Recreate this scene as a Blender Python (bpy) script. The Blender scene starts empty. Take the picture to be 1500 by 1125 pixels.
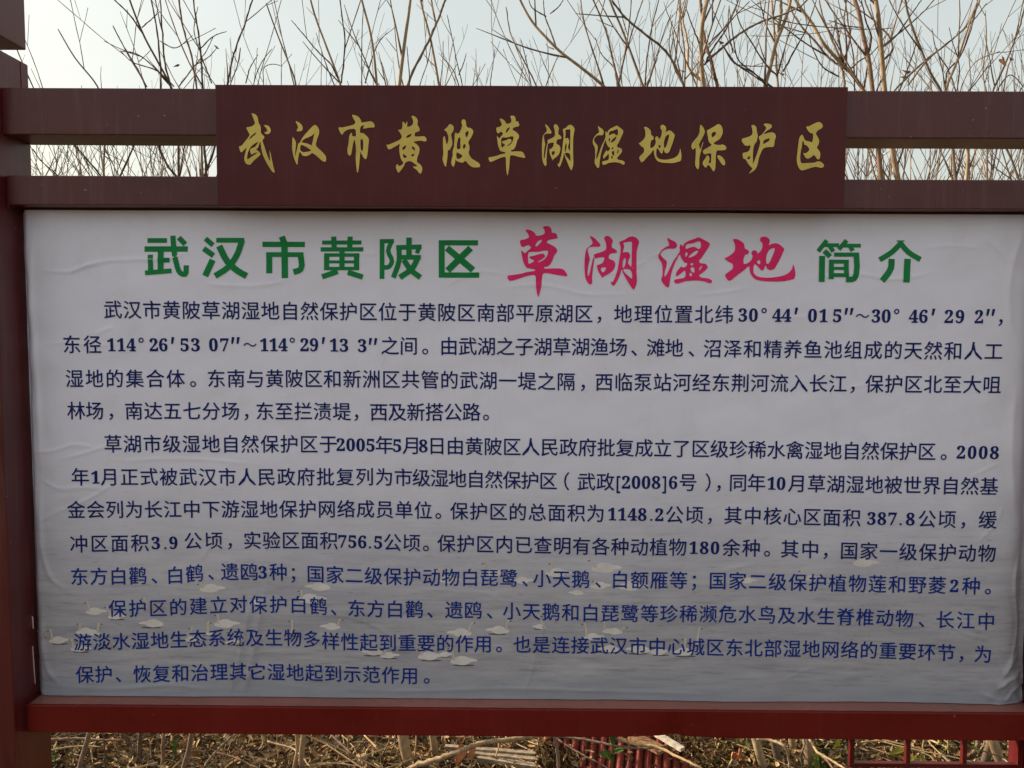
import bpy, bmesh, math, random
import numpy as np
from mathutils import Vector, Matrix, noise

random.seed(7)
rng = np.random.default_rng(7)
SC = bpy.context.scene
COL = SC.collection

# ------------------------------------------------------------------ camera, sky, sun, exposure
F_PX, CX, CY = 1150.0, 750.0, 562.5
CAM = Vector((0.0, -1.87, 1.6))
PITCH, YAW, ROLL = -0.06756, 0.00597, 0.00580
ROT = Matrix.Rotation(YAW, 3, 'Z') @ Matrix.Rotation(math.pi / 2 + PITCH, 3, 'X') @ Matrix.Rotation(ROLL, 3, 'Z')
cam_data = bpy.data.cameras.new('camera')
cam_data.sensor_width = 36.0
cam_data.lens = 36.0 * F_PX / 1500.0
cam_data.clip_start = 0.05
cam_data.clip_end = 3000
cam = bpy.data.objects.new('camera', cam_data)
COL.objects.link(cam)
cam.matrix_world = Matrix.Translation(CAM) @ ROT.to_4x4()
SC.camera = cam

SUN_AZ = math.atan2(-1.0, 0.32)      # azimuth from +Y towards +X : behind the board, to the left
SUN_EL = math.radians(23)
world = bpy.data.worlds.new('World')
SC.world = world
world.use_nodes = True
wn = world.node_tree
bg = wn.nodes['Background']
sky = wn.nodes.new('ShaderNodeTexSky')
sky.sky_type = 'NISHITA'
sky.sun_disc = False
sky.sun_elevation = SUN_EL
sky.sun_rotation = SUN_AZ
sky.altitude = 0
sky.air_density = 1.3
sky.dust_density = 6.0
sky.ozone_density = 1.6
veil = wn.nodes.new('ShaderNodeMix'); veil.data_type = 'RGBA'      # thin high haze over the blue
veil.inputs[0].default_value = 0.76
wn.links.new(sky.outputs[0], veil.inputs[6])
tcw = wn.nodes.new('ShaderNodeTexCoord'); mpw = wn.nodes.new('ShaderNodeMapping'); mpw.inputs['Scale'].default_value = (1, 1, 3.5)
nw = wn.nodes.new('ShaderNodeTexNoise'); nw.inputs['Scale'].default_value = 1.6; nw.inputs['Detail'].default_value = 5
wn.links.new(tcw.outputs['Generated'], mpw.inputs[0]); wn.links.new(mpw.outputs[0], nw.inputs['Vector'])
rw = wn.nodes.new('ShaderNodeValToRGB'); wn.links.new(nw.outputs['Fac'], rw.inputs[0])
rw.color_ramp.elements[0].position = 0.3; rw.color_ramp.elements[0].color = (0.90, 0.93, 0.88, 1)
rw.color_ramp.elements[1].position = 0.7; rw.color_ramp.elements[1].color = (1.0, 1.0, 0.965, 1)
sc_w = wn.nodes.new('ShaderNodeVectorMath'); sc_w.operation = 'MULTIPLY'; sc_w.inputs[1].default_value = (2.30, 2.38, 2.24)
wn.links.new(rw.outputs[0], sc_w.inputs[0]); wn.links.new(sc_w.outputs[0], veil.inputs[7])
wn.links.new(veil.outputs[2], bg.inputs[0])
bg.inputs[1].default_value = 0.15

to_sun = Vector((math.sin(SUN_AZ) * math.cos(SUN_EL), math.cos(SUN_AZ) * math.cos(SUN_EL), math.sin(SUN_EL)))
sd = bpy.data.lights.new('sun', 'SUN')
sd.energy = 3.8
sd.angle = math.radians(3.0)
sd.color = (1.0, 0.87, 0.70)
sun = bpy.data.objects.new('sun', sd)
COL.objects.link(sun)
sun.rotation_euler = (-to_sun).to_track_quat('-Z', 'Y').to_euler()
sun.location = (-6, 4, 6)

SC.view_settings.view_transform = 'Standard'
SC.view_settings.look = 'None'
SC.view_settings.gamma = 1
SC.view_settings.use_curve_mapping = False
SC.view_settings.exposure = 1.10
SC.render.engine = 'CYCLES'


def at(px, py, Y=0.0):
    """point of the vertical plane y=Y seen at photo pixel (1500 x 1125)"""
    d = ROT @ Vector(((px - CX) / F_PX, -(py - CY) / F_PX, -1.0))
    t = (Y - CAM.y) / d.y
    return CAM + d * t


def at_ground(px, py, z=0.0):
    d = ROT @ Vector(((px - CX) / F_PX, -(py - CY) / F_PX, -1.0))
    t = (z - CAM.z) / d.z
    return CAM + d * t


# ------------------------------------------------------------------ object helpers
def tag(o, label=None, cat=None, group=None, kind=None):
    if label: o['label'] = label
    if cat: o['category'] = cat
    if group: o['group'] = group
    if kind: o['kind'] = kind
    return o


def link(name, me, mats, parent=None):
    o = bpy.data.objects.new(name, me)
    COL.objects.link(o)
    if not isinstance(mats, (list, tuple)): mats = [mats]
    if me is not None and len(me.materials) == 0:
        for m in mats: me.materials.append(m)
    if parent is not None:
        o.parent = parent
        o.matrix_parent_inverse = Matrix.Translation(-Vector(parent.location))
    return o


def empty(name, loc=(0, 0, 0)):
    o = bpy.data.objects.new(name, None)
    COL.objects.link(o)
    o.location = loc
    o.empty_display_size = 0.1
    return o


def mesh_from(name, verts, faces, smooth=False):
    me = bpy.data.meshes.new(name)
    me.from_pydata([tuple(v) for v in verts], [], [tuple(f) for f in faces])
    me.validate()
    me.update()
    if smooth: me.shade_smooth()
    return me


def box_mesh(name, x0, x1, y0, y1, z0, z1, bevel=0.002, cuts=0, jitter=0.0):
    bm = bmesh.new()
    bmesh.ops.create_cube(bm, size=1)
    for v in bm.verts:
        v.co = Vector(((x0 + x1) / 2 + v.co.x * (x1 - x0), (y0 + y1) / 2 + v.co.y * (y1 - y0), (z0 + z1) / 2 + v.co.z * (z1 - z0)))
    if bevel > 0:
        bmesh.ops.bevel(bm, geom=bm.edges[:], offset=bevel, segments=2, profile=0.6, affect='EDGES')
    if cuts:
        L = [e for e in bm.edges if abs(e.verts[0].co.x - e.verts[1].co.x) > (x1 - x0) * 0.8]
        bmesh.ops.subdivide_edges(bm, edges=L, cuts=cuts, use_grid_fill=True)
        for v in bm.verts:
            n = noise.noise(Vector((v.co.x * 2.3, v.co.y * 3, v.co.z * 3 + 5)))
            v.co.z += n * jitter
            v.co.y += noise.noise(Vector((v.co.x * 1.7, 3, 9))) * jitter
    me = bpy.data.meshes.new(name)
    bm.to_mesh(me); bm.free()
    return me


def tube(verts, faces, pts, radii, sides=6, cap=True):
    """append a tapered tube along pts"""
    pts = [Vector(p) for p in pts]
    n = len(pts)
    base = len(verts)
    up = Vector((0.13, 0.97, 0.2)).normalized()
    for i, p in enumerate(pts):
        t = (pts[min(i + 1, n - 1)] - pts[max(i - 1, 0)])
        if t.length < 1e-9: t = Vector((0, 0, 1))
        t.normalize()
        a = t.cross(up)
        if a.length < 1e-3: a = t.cross(Vector((1, 0, 0)))
        a.normalize(); b = t.cross(a)
        r = radii[i]
        for k in range(sides):
            th = 2 * math.pi * k / sides
            verts.append(p + a * (math.cos(th) * r) + b * (math.sin(th) * r))
    for i in range(n - 1):
        for k in range(sides):
            k2 = (k + 1) % sides
            faces.append((base + i * sides + k, base + i * sides + k2, base + (i + 1) * sides + k2, base + (i + 1) * sides + k))
    if cap:
        faces.append(tuple(base + k for k in range(sides))[::-1])
        faces.append(tuple(base + (n - 1) * sides + k for k in range(sides)))


def smooth_path(pts, sub=4):
    """Hermite curve through the points, tangents by chord length (no overshoot on uneven spacing)"""
    P = [Vector(p) for p in pts]
    if len(P) < 3:
        return [P[0].lerp(P[-1], i / sub) for i in range(sub + 1)]
    D = [max((P[i + 1] - P[i]).length, 1e-9) for i in range(len(P) - 1)]
    S = [(P[i + 1] - P[i]) / D[i] for i in range(len(P) - 1)]
    T = [S[0]]
    for i in range(1, len(P) - 1):
        T.append((S[i - 1] * D[i] + S[i] * D[i - 1]) / (D[i] + D[i - 1]))
    T.append(S[-1])
    out = []
    for i in range(len(P) - 1):
        n = max(sub, min(40, int(D[i] / 0.06))) if (D[i] < 2.5 and abs(P[0].y) < 20 and P[0].x < 20) else sub
        for s in range(n):
            t = s / n
            h00 = 2 * t ** 3 - 3 * t * t + 1; h10 = t ** 3 - 2 * t * t + t
            h01 = -2 * t ** 3 + 3 * t * t; h11 = t ** 3 - t * t
            out.append(P[i] * h00 + T[i] * (h10 * D[i]) + P[i + 1] * h01 + T[i + 1] * (h11 * D[i]))
    out.append(P[-1])
    return out


# ------------------------------------------------------------------ materials
def new_mat(name, color=(0.5, 0.5, 0.5), rough=0.6, spec=0.5, metallic=0.0):
    m = bpy.data.materials.new(name)
    m.use_nodes = True
    b = m.node_tree.nodes['Principled BSDF']
    b.inputs['Base Color'].default_value = (*color, 1)
    b.inputs['Roughness'].default_value = rough
    b.inputs['Specular IOR Level'].default_value = spec
    b.inputs['Metallic'].default_value = metallic
    return m


def N(m, t, **kw):
    n = m.node_tree.nodes.new(t)
    for k, v in kw.items():
        setattr(n, k, v)
    return n


def L(m, a, b): m.node_tree.links.new(a, b)


def coord(m, scale=(1, 1, 1)):
    tc = N(m, 'ShaderNodeNewGeometry')
    mp = N(m, 'ShaderNodeMapping')
    mp.inputs['Scale'].default_value = scale
    L(m, tc.outputs['Position'], mp.inputs['Vector'])
    return mp.outputs[0]


def noise_tex(m, vec, scale, detail=4, rough=0.6):
    n = N(m, 'ShaderNodeTexNoise')
    n.inputs['Scale'].default_value = scale
    n.inputs['Detail'].default_value = detail
    n.inputs['Roughness'].default_value = rough
    L(m, vec, n.inputs['Vector'])
    return n.outputs['Fac']


def ramp(m, fac, stops):
    r = N(m, 'ShaderNodeValToRGB')
    e = r.color_ramp.elements
    while len(e) < len(stops): e.new(0.5)
    for el, (p, c) in zip(e, stops):
        el.position = p
        el.color = (*c, 1) if len(c) == 3 else c
    L(m, fac, r.inputs[0])
    return r.outputs[0]


def bump(m, h, dist, strength=1.0):
    b = N(m, 'ShaderNodeBump')
    b.inputs['Distance'].default_value = dist
    b.inputs['Strength'].default_value = strength
    L(m, h, b.inputs['Height'])
    L(m, b.outputs[0], m.node_tree.nodes['Principled BSDF'].inputs['Normal'])


def mixc(m, fac, a, b, mode='MIX'):
    x = N(m, 'ShaderNodeMix', data_type='RGBA', blend_type=mode)
    for i, v in ((0, fac), (6, a), (7, b)):
        if hasattr(v, 'is_linked') or hasattr(v, 'links'):
            L(m, v, x.inputs[i])
        elif isinstance(v, (int, float)): x.inputs[i].default_value = v
        else: x.inputs[i].default_value = (*v, 1)
    return x.outputs[2]


def paint_mat(name, col, dusty=0.25):
    """old satin red-brown enamel on steel: blotches, dust specks, chips"""
    m = new_mat(name, col, 0.42, 0.5)
    B = m.node_tree.nodes['Principled BSDF']
    v = coord(m)
    big = noise_tex(m, v, 3.0, 5)
    vs = coord(m, (1, 1, 7))
    streak = noise_tex(m, coord(m, (40, 40, 2.5)), 1.0, 4, 0.7)
    fine = noise_tex(m, v, 260, 3)
    c1 = mixc(m, ramp(m, big, [(0.35, (0, 0, 0)), (0.75, (1, 1, 1))]), tuple(x * 0.82 for x in col), tuple(min(1, x * 1.2 + 0.004) for x in col))
    c2 = mixc(m, ramp(m, streak, [(0.50, (0, 0, 0)), (0.78, (dusty,) * 3)]), c1, (0.17, 0.11, 0.095))
    spk = noise_tex(m, v, 75, 2)
    c3 = mixc(m, ramp(m, spk, [(0.735, (0, 0, 0)), (0.78, (0.55, 0.55, 0.55))]), c2, (0.33, 0.25, 0.24))
    L(m, c3, B.inputs['Base Color'])
    rg = N(m, 'ShaderNodeMapRange')
    rg.inputs['To Min'].default_value = 0.24; rg.inputs['To Max'].default_value = 0.46
    L(m, big, rg.inputs['Value']); L(m, rg.outputs[0], B.inputs['Roughness'])
    h = N(m, 'ShaderNodeMath', operation='ADD')
    L(m, fine, h.inputs[0])
    mb = N(m, 'ShaderNodeMath', operation='MULTIPLY'); mb.inputs[1].default_value = 22.0
    L(m, noise_tex(m, v, 5.0, 2), mb.inputs[0]); L(m, mb.outputs[0], h.inputs[1])
    bump(m, h.outputs[0], 0.0003, 0.7)
    return m


M_FRAME = paint_mat('red_brown_enamel', (0.088, 0.0070, 0.0070), 0.3)
M_HEAD = paint_mat('header_enamel', (0.088, 0.0065, 0.009), 0.08)
M_HEAD.node_tree.nodes['Principled BSDF'].inputs['Specular IOR Level'].default_value = 0.26
M_LOWER = paint_mat('deep_red_enamel', (0.150, 0.0060, 0.0040), 0.06)
M_LOWER.node_tree.nodes['Principled BSDF'].inputs['Specular IOR Level'].default_value = 0.3
M_LATTICE = paint_mat('lattice_enamel', (0.095, 0.006, 0.005), 0.05)
M_LEDGE = paint_mat('dusty_enamel', (0.31, 0.11, 0.085), 1.0)
M_RED = paint_mat('bright_red_enamel', (0.25, 0.016, 0.010), 0.05)
M_STEEL = new_mat('galvanised_back_sheet', (0.25, 0.24, 0.23), 0.5)


def print_mat(name, col, rough=0.38):
    m = new_mat(name, col, rough, 0.15)
    v = coord(m)
    f = noise_tex(m, v, 24, 3)
    c = mixc(m, ramp(m, f, [(0.3, (0, 0, 0)), (0.7, (1, 1, 1))]), tuple(x * 0.88 for x in col), tuple(min(1, x * 1.1) for x in col))
    L(m, c, m.node_tree.nodes['Principled BSDF'].inputs['Base Color'])
    return m


M_NAVY = print_mat('navy_print', (0.006, 0.017, 0.145))
M_BLUE = print_mat('blue_print', (0.005, 0.028, 0.25))
M_GREEN = print_mat('green_print', (0.010, 0.23, 0.060))
M_PINK = print_mat('pink_print', (0.92, 0.028, 0.18))
M_GOLD = print_mat('gold_vinyl', (0.76, 0.56, 0.14), 0.45)
M_SWAN = print_mat('swan_print', (0.74, 0.67, 0.66))
M_SWANG = print_mat('grey_swan_print', (0.45, 0.36, 0.33))
M_BUFF = print_mat('buff_print', (0.62, 0.51, 0.45))
M_DARKP = print_mat('dark_print', (0.13, 0.11, 0.11))

# banner : white top fading to a printed photograph of rippled grey water at the foot
M_BANNER = new_mat('banner_vinyl', (0.75, 0.73, 0.74), 0.36, 0.4)
def _banner():
    m = M_BANNER; B = m.node_tree.nodes['Principled BSDF']
    geo = N(m, 'ShaderNodeNewGeometry'); sep = N(m, 'ShaderNodeSeparateXYZ')
    L(m, geo.outputs['Position'], sep.inputs[0])
    nz = noise_tex(m, coord(m, (1.5, 1, 3)), 1.3, 3)
    zz = N(m, 'ShaderNodeMath', operation='MULTIPLY_ADD')
    L(m, nz, zz.inputs[0]); zz.inputs[1].default_value = 0.16; L(m, sep.outputs[2], zz.inputs[2])
    mr = N(m, 'ShaderNodeMapRange'); mr.interpolation_type = 'SMOOTHSTEP'
    mr.inputs['From Min'].default_value = 1.48; mr.inputs['From Max'].default_value = 0.90
    L(m, zz.outputs[0], mr.inputs['Value'])
    depth = mr.outputs[0]
    # ripples: long horizontal streaks
    r1 = noise_tex(m, coord(m, (9, 1, 95)), 1.0, 5, 0.65)
    r2 = noise_tex(m, coord(m, (3.0, 1, 26)), 1.0, 4, 0.6)
    w1 = ramp(m, r1, [(0.25, (0.26, 0.245, 0.265)), (0.45, (0.42, 0.40, 0.45)), (0.8, (0.53, 0.505, 0.575))])
    w2 = ramp(m, r2, [(0.3, (0.80, 0.80, 0.84)), (0.65, (1.05, 1.03, 1.0))])
    water = mixc(m, 1.0, w1, w2, 'MULTIPLY')
    c = mixc(m, depth, (0.85, 0.805, 0.94), water)
    dsh = noise_tex(m, coord(m, (26, 1, 170)), 1.0, 3, 0.6)
    dm = N(m, 'ShaderNodeMath', operation='MULTIPLY'); L(m, ramp(m, dsh, [(0.60, (0, 0, 0)), (0.72, (0.55,) * 3)]), dm.inputs[0]); L(m, depth, dm.inputs[1])
    c = mixc(m, dm.outputs[0], c, (0.22, 0.20, 0.19))
    # bluish band of water close to the lower hem
    hb = N(m, 'ShaderNodeMapRange'); hb.interpolation_type = 'SMOOTHSTEP'
    hb.inputs['From Min'].default_value = 0.785; hb.inputs['From Max'].default_value = 0.70
    L(m, sep.outputs[2], hb.inputs['Value'])
    hm = N(m, 'ShaderNodeMath', operation='MULTIPLY'); hm.inputs[1].default_value = 0.7
    L(m, hb.outputs[0], hm.inputs[0])
    c = mixc(m, hm.outputs[0], c, (0.29, 0.315, 0.38))
    # faint grime
    g = noise_tex(m, coord(m, (1, 1, 0.6)), 9, 6, 0.7)
    c = mixc(m, ramp(m, g, [(0.5, (0, 0, 0)), (0.85, (0.22,) * 3)]), c, (0.40, 0.37, 0.35))
    L(m, c, B.inputs['Base Color'])
    h = noise_tex(m, coord(m), 30, 5, 0.65)
    bump(m, h, 0.0008, 0.8)
_banner()


def bark_mat(name, c0, c1):
    m = new_mat(name, c0, 0.8, 0.2)
    v = coord(m)
    f = noise_tex(m, coord(m, (1, 1, 0.35)), 55, 5, 0.7)
    c = ramp(m, f, [(0.3, tuple(x * 0.6 for x in c0)), (0.5, c0), (0.72, c1)])
    sp = noise_tex(m, v, 130, 2)
    c = mixc(m, ramp(m, sp, [(0.66, (0, 0, 0)), (0.72, (0.6,) * 3)]), c, tuple(x * 0.45 for x in c0))
    L(m, c, m.node_tree.nodes['Principled BSDF'].inputs['Base Color'])
    bump(m, f, 0.002, 0.8)
    return m


M_BARK_TAN = bark_mat('tan_bark', (0.34, 0.235, 0.14), (0.46, 0.35, 0.23))
M_BARK_GREY = bark_mat('grey_bark', (0.19, 0.135, 0.095), (0.29, 0.22, 0.16))
M_BARK_RED = bark_mat('reddish_bark', (0.21, 0.125, 0.08), (0.32, 0.21, 0.14))
M_TWIG = bark_mat('twig_bark', (0.11, 0.068, 0.05), (0.21, 0.13, 0.09))
M_STRAW = bark_mat('straw', (0.40, 0.27, 0.14), (0.54, 0.40, 0.24))
M_DRYLEAF = bark_mat('dry_leaf', (0.26, 0.135, 0.07), (0.40, 0.25, 0.14))
M_ORANGE_LEAF = bark_mat('orange_leaf', (0.50, 0.19, 0.09), (0.6, 0.3, 0.16))
M_GREENLEAF = bark_mat('green_leaf', (0.06, 0.12, 0.02), (0.12, 0.19, 0.035))
M_YELLOWLEAF = bark_mat('yellow_green_leaf', (0.27, 0.25, 0.035), (0.38, 0.32, 0.06))
M_PLANK = bark_mat('weathered_wood', (0.30, 0.23, 0.16), (0.48, 0.39, 0.29))
M_WHITEBOARD = bark_mat('bleached_wood', (0.48, 0.42, 0.33), (0.62, 0.56, 0.46))
M_REDTILE = bark_mat('red_roof_sheet', (0.28, 0.055, 0.044), (0.38, 0.115, 0.09))
M_REDTILE_OLD = bark_mat('soiled_red_roof_sheet', (0.20, 0.040, 0.034), (0.28, 0.08, 0.065))
M_GROUND = new_mat('soil', (0.10, 0.07, 0.045), 0.95, 0.1)
def _ground():
    m = M_GROUND
    v = coord(m)
    f = noise_tex(m, v, 14, 8, 0.75)
    g = noise_tex(m, v, 1.1, 3)
    c = ramp(m, f, [(0.3, (0.025, 0.018, 0.012)), (0.5, (0.075, 0.053, 0.034)), (0.7, (0.16, 0.12, 0.075))])
    c = mixc(m, ramp(m, g, [(0.4, (0, 0, 0)), (0.7, (0.5,) * 3)]), c, (0.12, 0.105, 0.05))
    L(m, c, m.node_tree.nodes['Principled BSDF'].inputs['Base Color'])
    bump(m, f, 0.03, 1)
_ground()


def attr_mat(name, rough=0.8):
    """colour per piece from a mesh attribute, with procedural mottling"""
    m = new_mat(name, (0.5, 0.5, 0.5), rough, 0.15)
    a = N(m, 'ShaderNodeAttribute', attribute_name='piece_colour')
    f = noise_tex(m, coord(m), 120, 3)
    c = mixc(m, 1.0, a.outputs['Color'], ramp(m, f, [(0.3, (0.6,) * 3), (0.7, (1.15,) * 3)]), 'MULTIPLY')
    L(m, c, m.node_tree.nodes['Principled BSDF'].inputs['Base Color'])
    return m


M_LITTER = attr_mat('litter')

# ------------------------------------------------------------------ ground (the setting)
gv, gf = [], []
xs = np.concatenate([[-900, -200, -60, -20, -8], np.linspace(-4, 4, 60), [8, 20, 60, 200, 900]])
ys = np.concatenate([[-900, -200, -50, -15, -6, -3.2], np.linspace(-2, 6, 60), [8, 14, 30, 80, 250, 900]])
def ground_z(x, y):
    if abs(x) > 5 or y > 7 or y < -2.5: return 0.0
    return 0.035 * noise.noise(Vector((x * 1.3, y * 1.3, 0.4))) + 0.012 * noise.noise(Vector((x * 6, y * 6, 2.4)))
for y in ys:
    for x in xs: gv.append((x, y, ground_z(x, y)))
for j in range(len(ys) - 1):
    for i in range(len(xs) - 1):
        a = j * len(xs) + i
        gf.append((a, a + 1, a + 1 + len(xs), a + len(xs)))
tag(link('ground', mesh_from('ground', gv, gf, True), M_GROUND), kind='structure')

# ------------------------------------------------------------------ the notice board frame
XL, XR = -1.181, 1.250
board = empty('notice_board', (0, 0, 0))
tag(board, 'red-brown steel notice board frame with two upper rails, a header plate and a lower rail', 'notice board')
link('post', box_mesh('post', XL - 0.15, XL, -0.083, 0.060, -0.05, 2.232, 0.003), M_FRAME, board)
link('post', box_mesh('post', XR, XR + 0.15, -0.083, 0.060, -0.05, 2.232, 0.003), M_FRAME, board)
# thin seam cover strips welded down the inner side of the left post
link('seam_strip', box_mesh('seam_strip', XL, XL + 0.0012, 0.030, 0.033, 2.15, 2.229, 0.0003), M_FRAME, board)
link('top_rail', box_mesh('top_rail', XL - 0.0, XR, -0.045, 0.060, 2.042, 2.1475, 0.0025, 24, 0.0012), M_FRAME, board)
link('middle_rail', box_mesh('middle_rail', XL + 0.0055, XR, -0.045, 0.030, 1.883, 1.950, 0.0025, 24, 0.001), M_FRAME, board)
lr = box_mesh('lower_rail', XL + 0.0075, XR, -0.045, 0.030, 0.627, 0.6955, 0.003, 160, 0.0005)
for v in lr.vertices:      # knocked dent in the lower front edge
    if v.co.z < 0.645:
        g = math.exp(-((v.co.x - 0.37) / 0.10) ** 2)
        v.co.z += 0.0035 * g
        if v.co.y < -0.03: v.co.y += 0.010 * math.exp(-((v.co.x - 0.385) / 0.022) ** 2) + 0.003 * g
link('lower_rail', lr, M_LOWER, board)
link('end_flange', box_mesh('end_flange', XL + 0.0002, XL + 0.0052, -0.040, 0.02, 1.876, 1.949, 0.001), M_FRAME, board)
link('end_flange', box_mesh('end_flange', XL + 0.0006, XL + 0.0068, -0.041, 0.02, 0.628, 0.694, 0.001), M_FRAME, board)
# dust gathered along the top of the lower rail
def dust_strip():
    v, f = [], []
    n = 220
    for i in range(n + 1):
        x = XL + 0.012 + (XR - XL - 0.016) * i / n
        y0 = -0.0400 + 0.0015 * noise.noise(Vector((x * 30, 0, 0)))
        v += [(x, y0, 0.6962), (x, -0.018, 0.6968 + 0.0003 * noise.noise(Vector((x * 40, 1, 0)))), (x, 0.010, 0.6968)]
    for i in range(n):
        for k in range(2):
            a = i * 3 + k
            f.append((a, a + 3, a + 4, a + 1))
    return mesh_from('dust_film', v, f, True)
link('dust_film', dust_strip(), M_LEDGE, board)
link('back_sheet', box_mesh('back_sheet', XL, XR, 0.0305, 0.034, 0.64, 1.94, 0.0), M_STEEL, board)
link('inner_ledge', box_mesh('inner_ledge', XL, XR, 0.006, 0.0295, 1.874, 1.8825, 0.0), M_FRAME, board)
# roof bracket above the left post
def prism(name, pts, y0, y1):
    n = len(pts)
    v = [(x, y0, z) for x, z in pts] + [(x, y1, z) for x, z in pts]
    f = [tuple(range(n)), tuple(range(2 * n - 1, n - 1, -1))]
    for i in range(n):
        j = (i + 1) % n
        f.append((i, i + n, j + n, j))
    me = mesh_from(name, v, f)
    bm = bmesh.new(); bm.from_mesh(me)
    bmesh.ops.recalc_face_normals(bm, faces=bm.faces[:])
    bm.to_mesh(me); bm.free()
    return me
pb = at(38.5, 74, 0.060)
link('capital_box', box_mesh('capital_box', XL - 0.17, pb.x, -0.083, 0.060, pb.z, 2.62, 0.003), M_FRAME, board)
link('capital_box', box_mesh('capital_box', XR + 0.005, XR + 0.17, -0.083, 0.060, pb.z, 2.62, 0.003), M_FRAME, board)
link('neck', box_mesh('neck', XL - 0.14, XL - 0.06, -0.06, 0.035, 2.232, pb.z, 0.0), M_FRAME, board)
link('neck', box_mesh('neck', XR + 0.06, XR + 0.14, -0.06, 0.035, 2.232, pb.z, 0.0), M_FRAME, board)

# header plate (a shallow folded box screwed on the two rails)
header = empty('header_plate', (0.0275, -0.055, 1.88))
tag(header, 'dark maroon header plate with twelve gold brush-script characters across the upper rails', 'sign')
HXL, HXR, HZ0, HZ1, HY = -0.6832, 0.7385, 1.8795, 2.1495, -0.0665
link('plate', box_mesh('plate', HXL, HXR, HY, -0.0455, HZ0, HZ1, 0.0018, 18, 0.0005), M_HEAD, header)

# corner fretwork under the lower rail
lat = empty('corner_lattice', (1.1, 0.01, 0.4))
tag(lat, 'thin red steel lattice hanging under the right end of the lower rail', 'lattice')
def LP(px, py): return at(px, py, 0.006)
xa, xb, xc = LP(1247, 1100).x, LP(1329, 1100).x, LP(1411.5, 1100).x
zt = LP(1300, 1119.5).z
b_ = 0.0055
for x in (xa, xb, xc):
    link('vertical_bar', box_mesh('vertical_bar', x - b_, x + b_, 0.0, 0.012, zt + b_, 0.6265, 0.001), M_LATTICE, lat)
link('horizontal_bar', box_mesh('horizontal_bar', xa - b_, 1.2345, -0.0005, 0.0125, zt - b_, zt + b_, 0.001), M_LATTICE, lat)
link('stile', box_mesh('stile', 1.235, 1.2495, -0.002, 0.015, 0.30, 0.6265, 0.001), M_LATTICE, lat)
for x in (xb, xc):
    link('vertical_bar', box_mesh('vertical_bar', x - b_, x + b_, 0.0, 0.012, 0.32, zt - b_, 0.001), M_LATTICE, lat)
link('horizontal_bar', box_mesh('horizontal_bar', xb - b_, 1.2345, 0.0, 0.012, 0.309, 0.3195, 0.001), M_LATTICE, lat)

# ------------------------------------------------------------------ banner relief
BX0, BX1, BZ0, BZ1 = XL + 0.0005, 1.2490, 0.6985, 1.8785
NX, NZ = 640, 312
gx = np.linspace(BX0, BX1, NX); gz = np.linspace(BZ0, BZ1, NZ)
GX, GZ = np.meshgrid(gx, gz)
H = np.zeros_like(GX)
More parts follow.
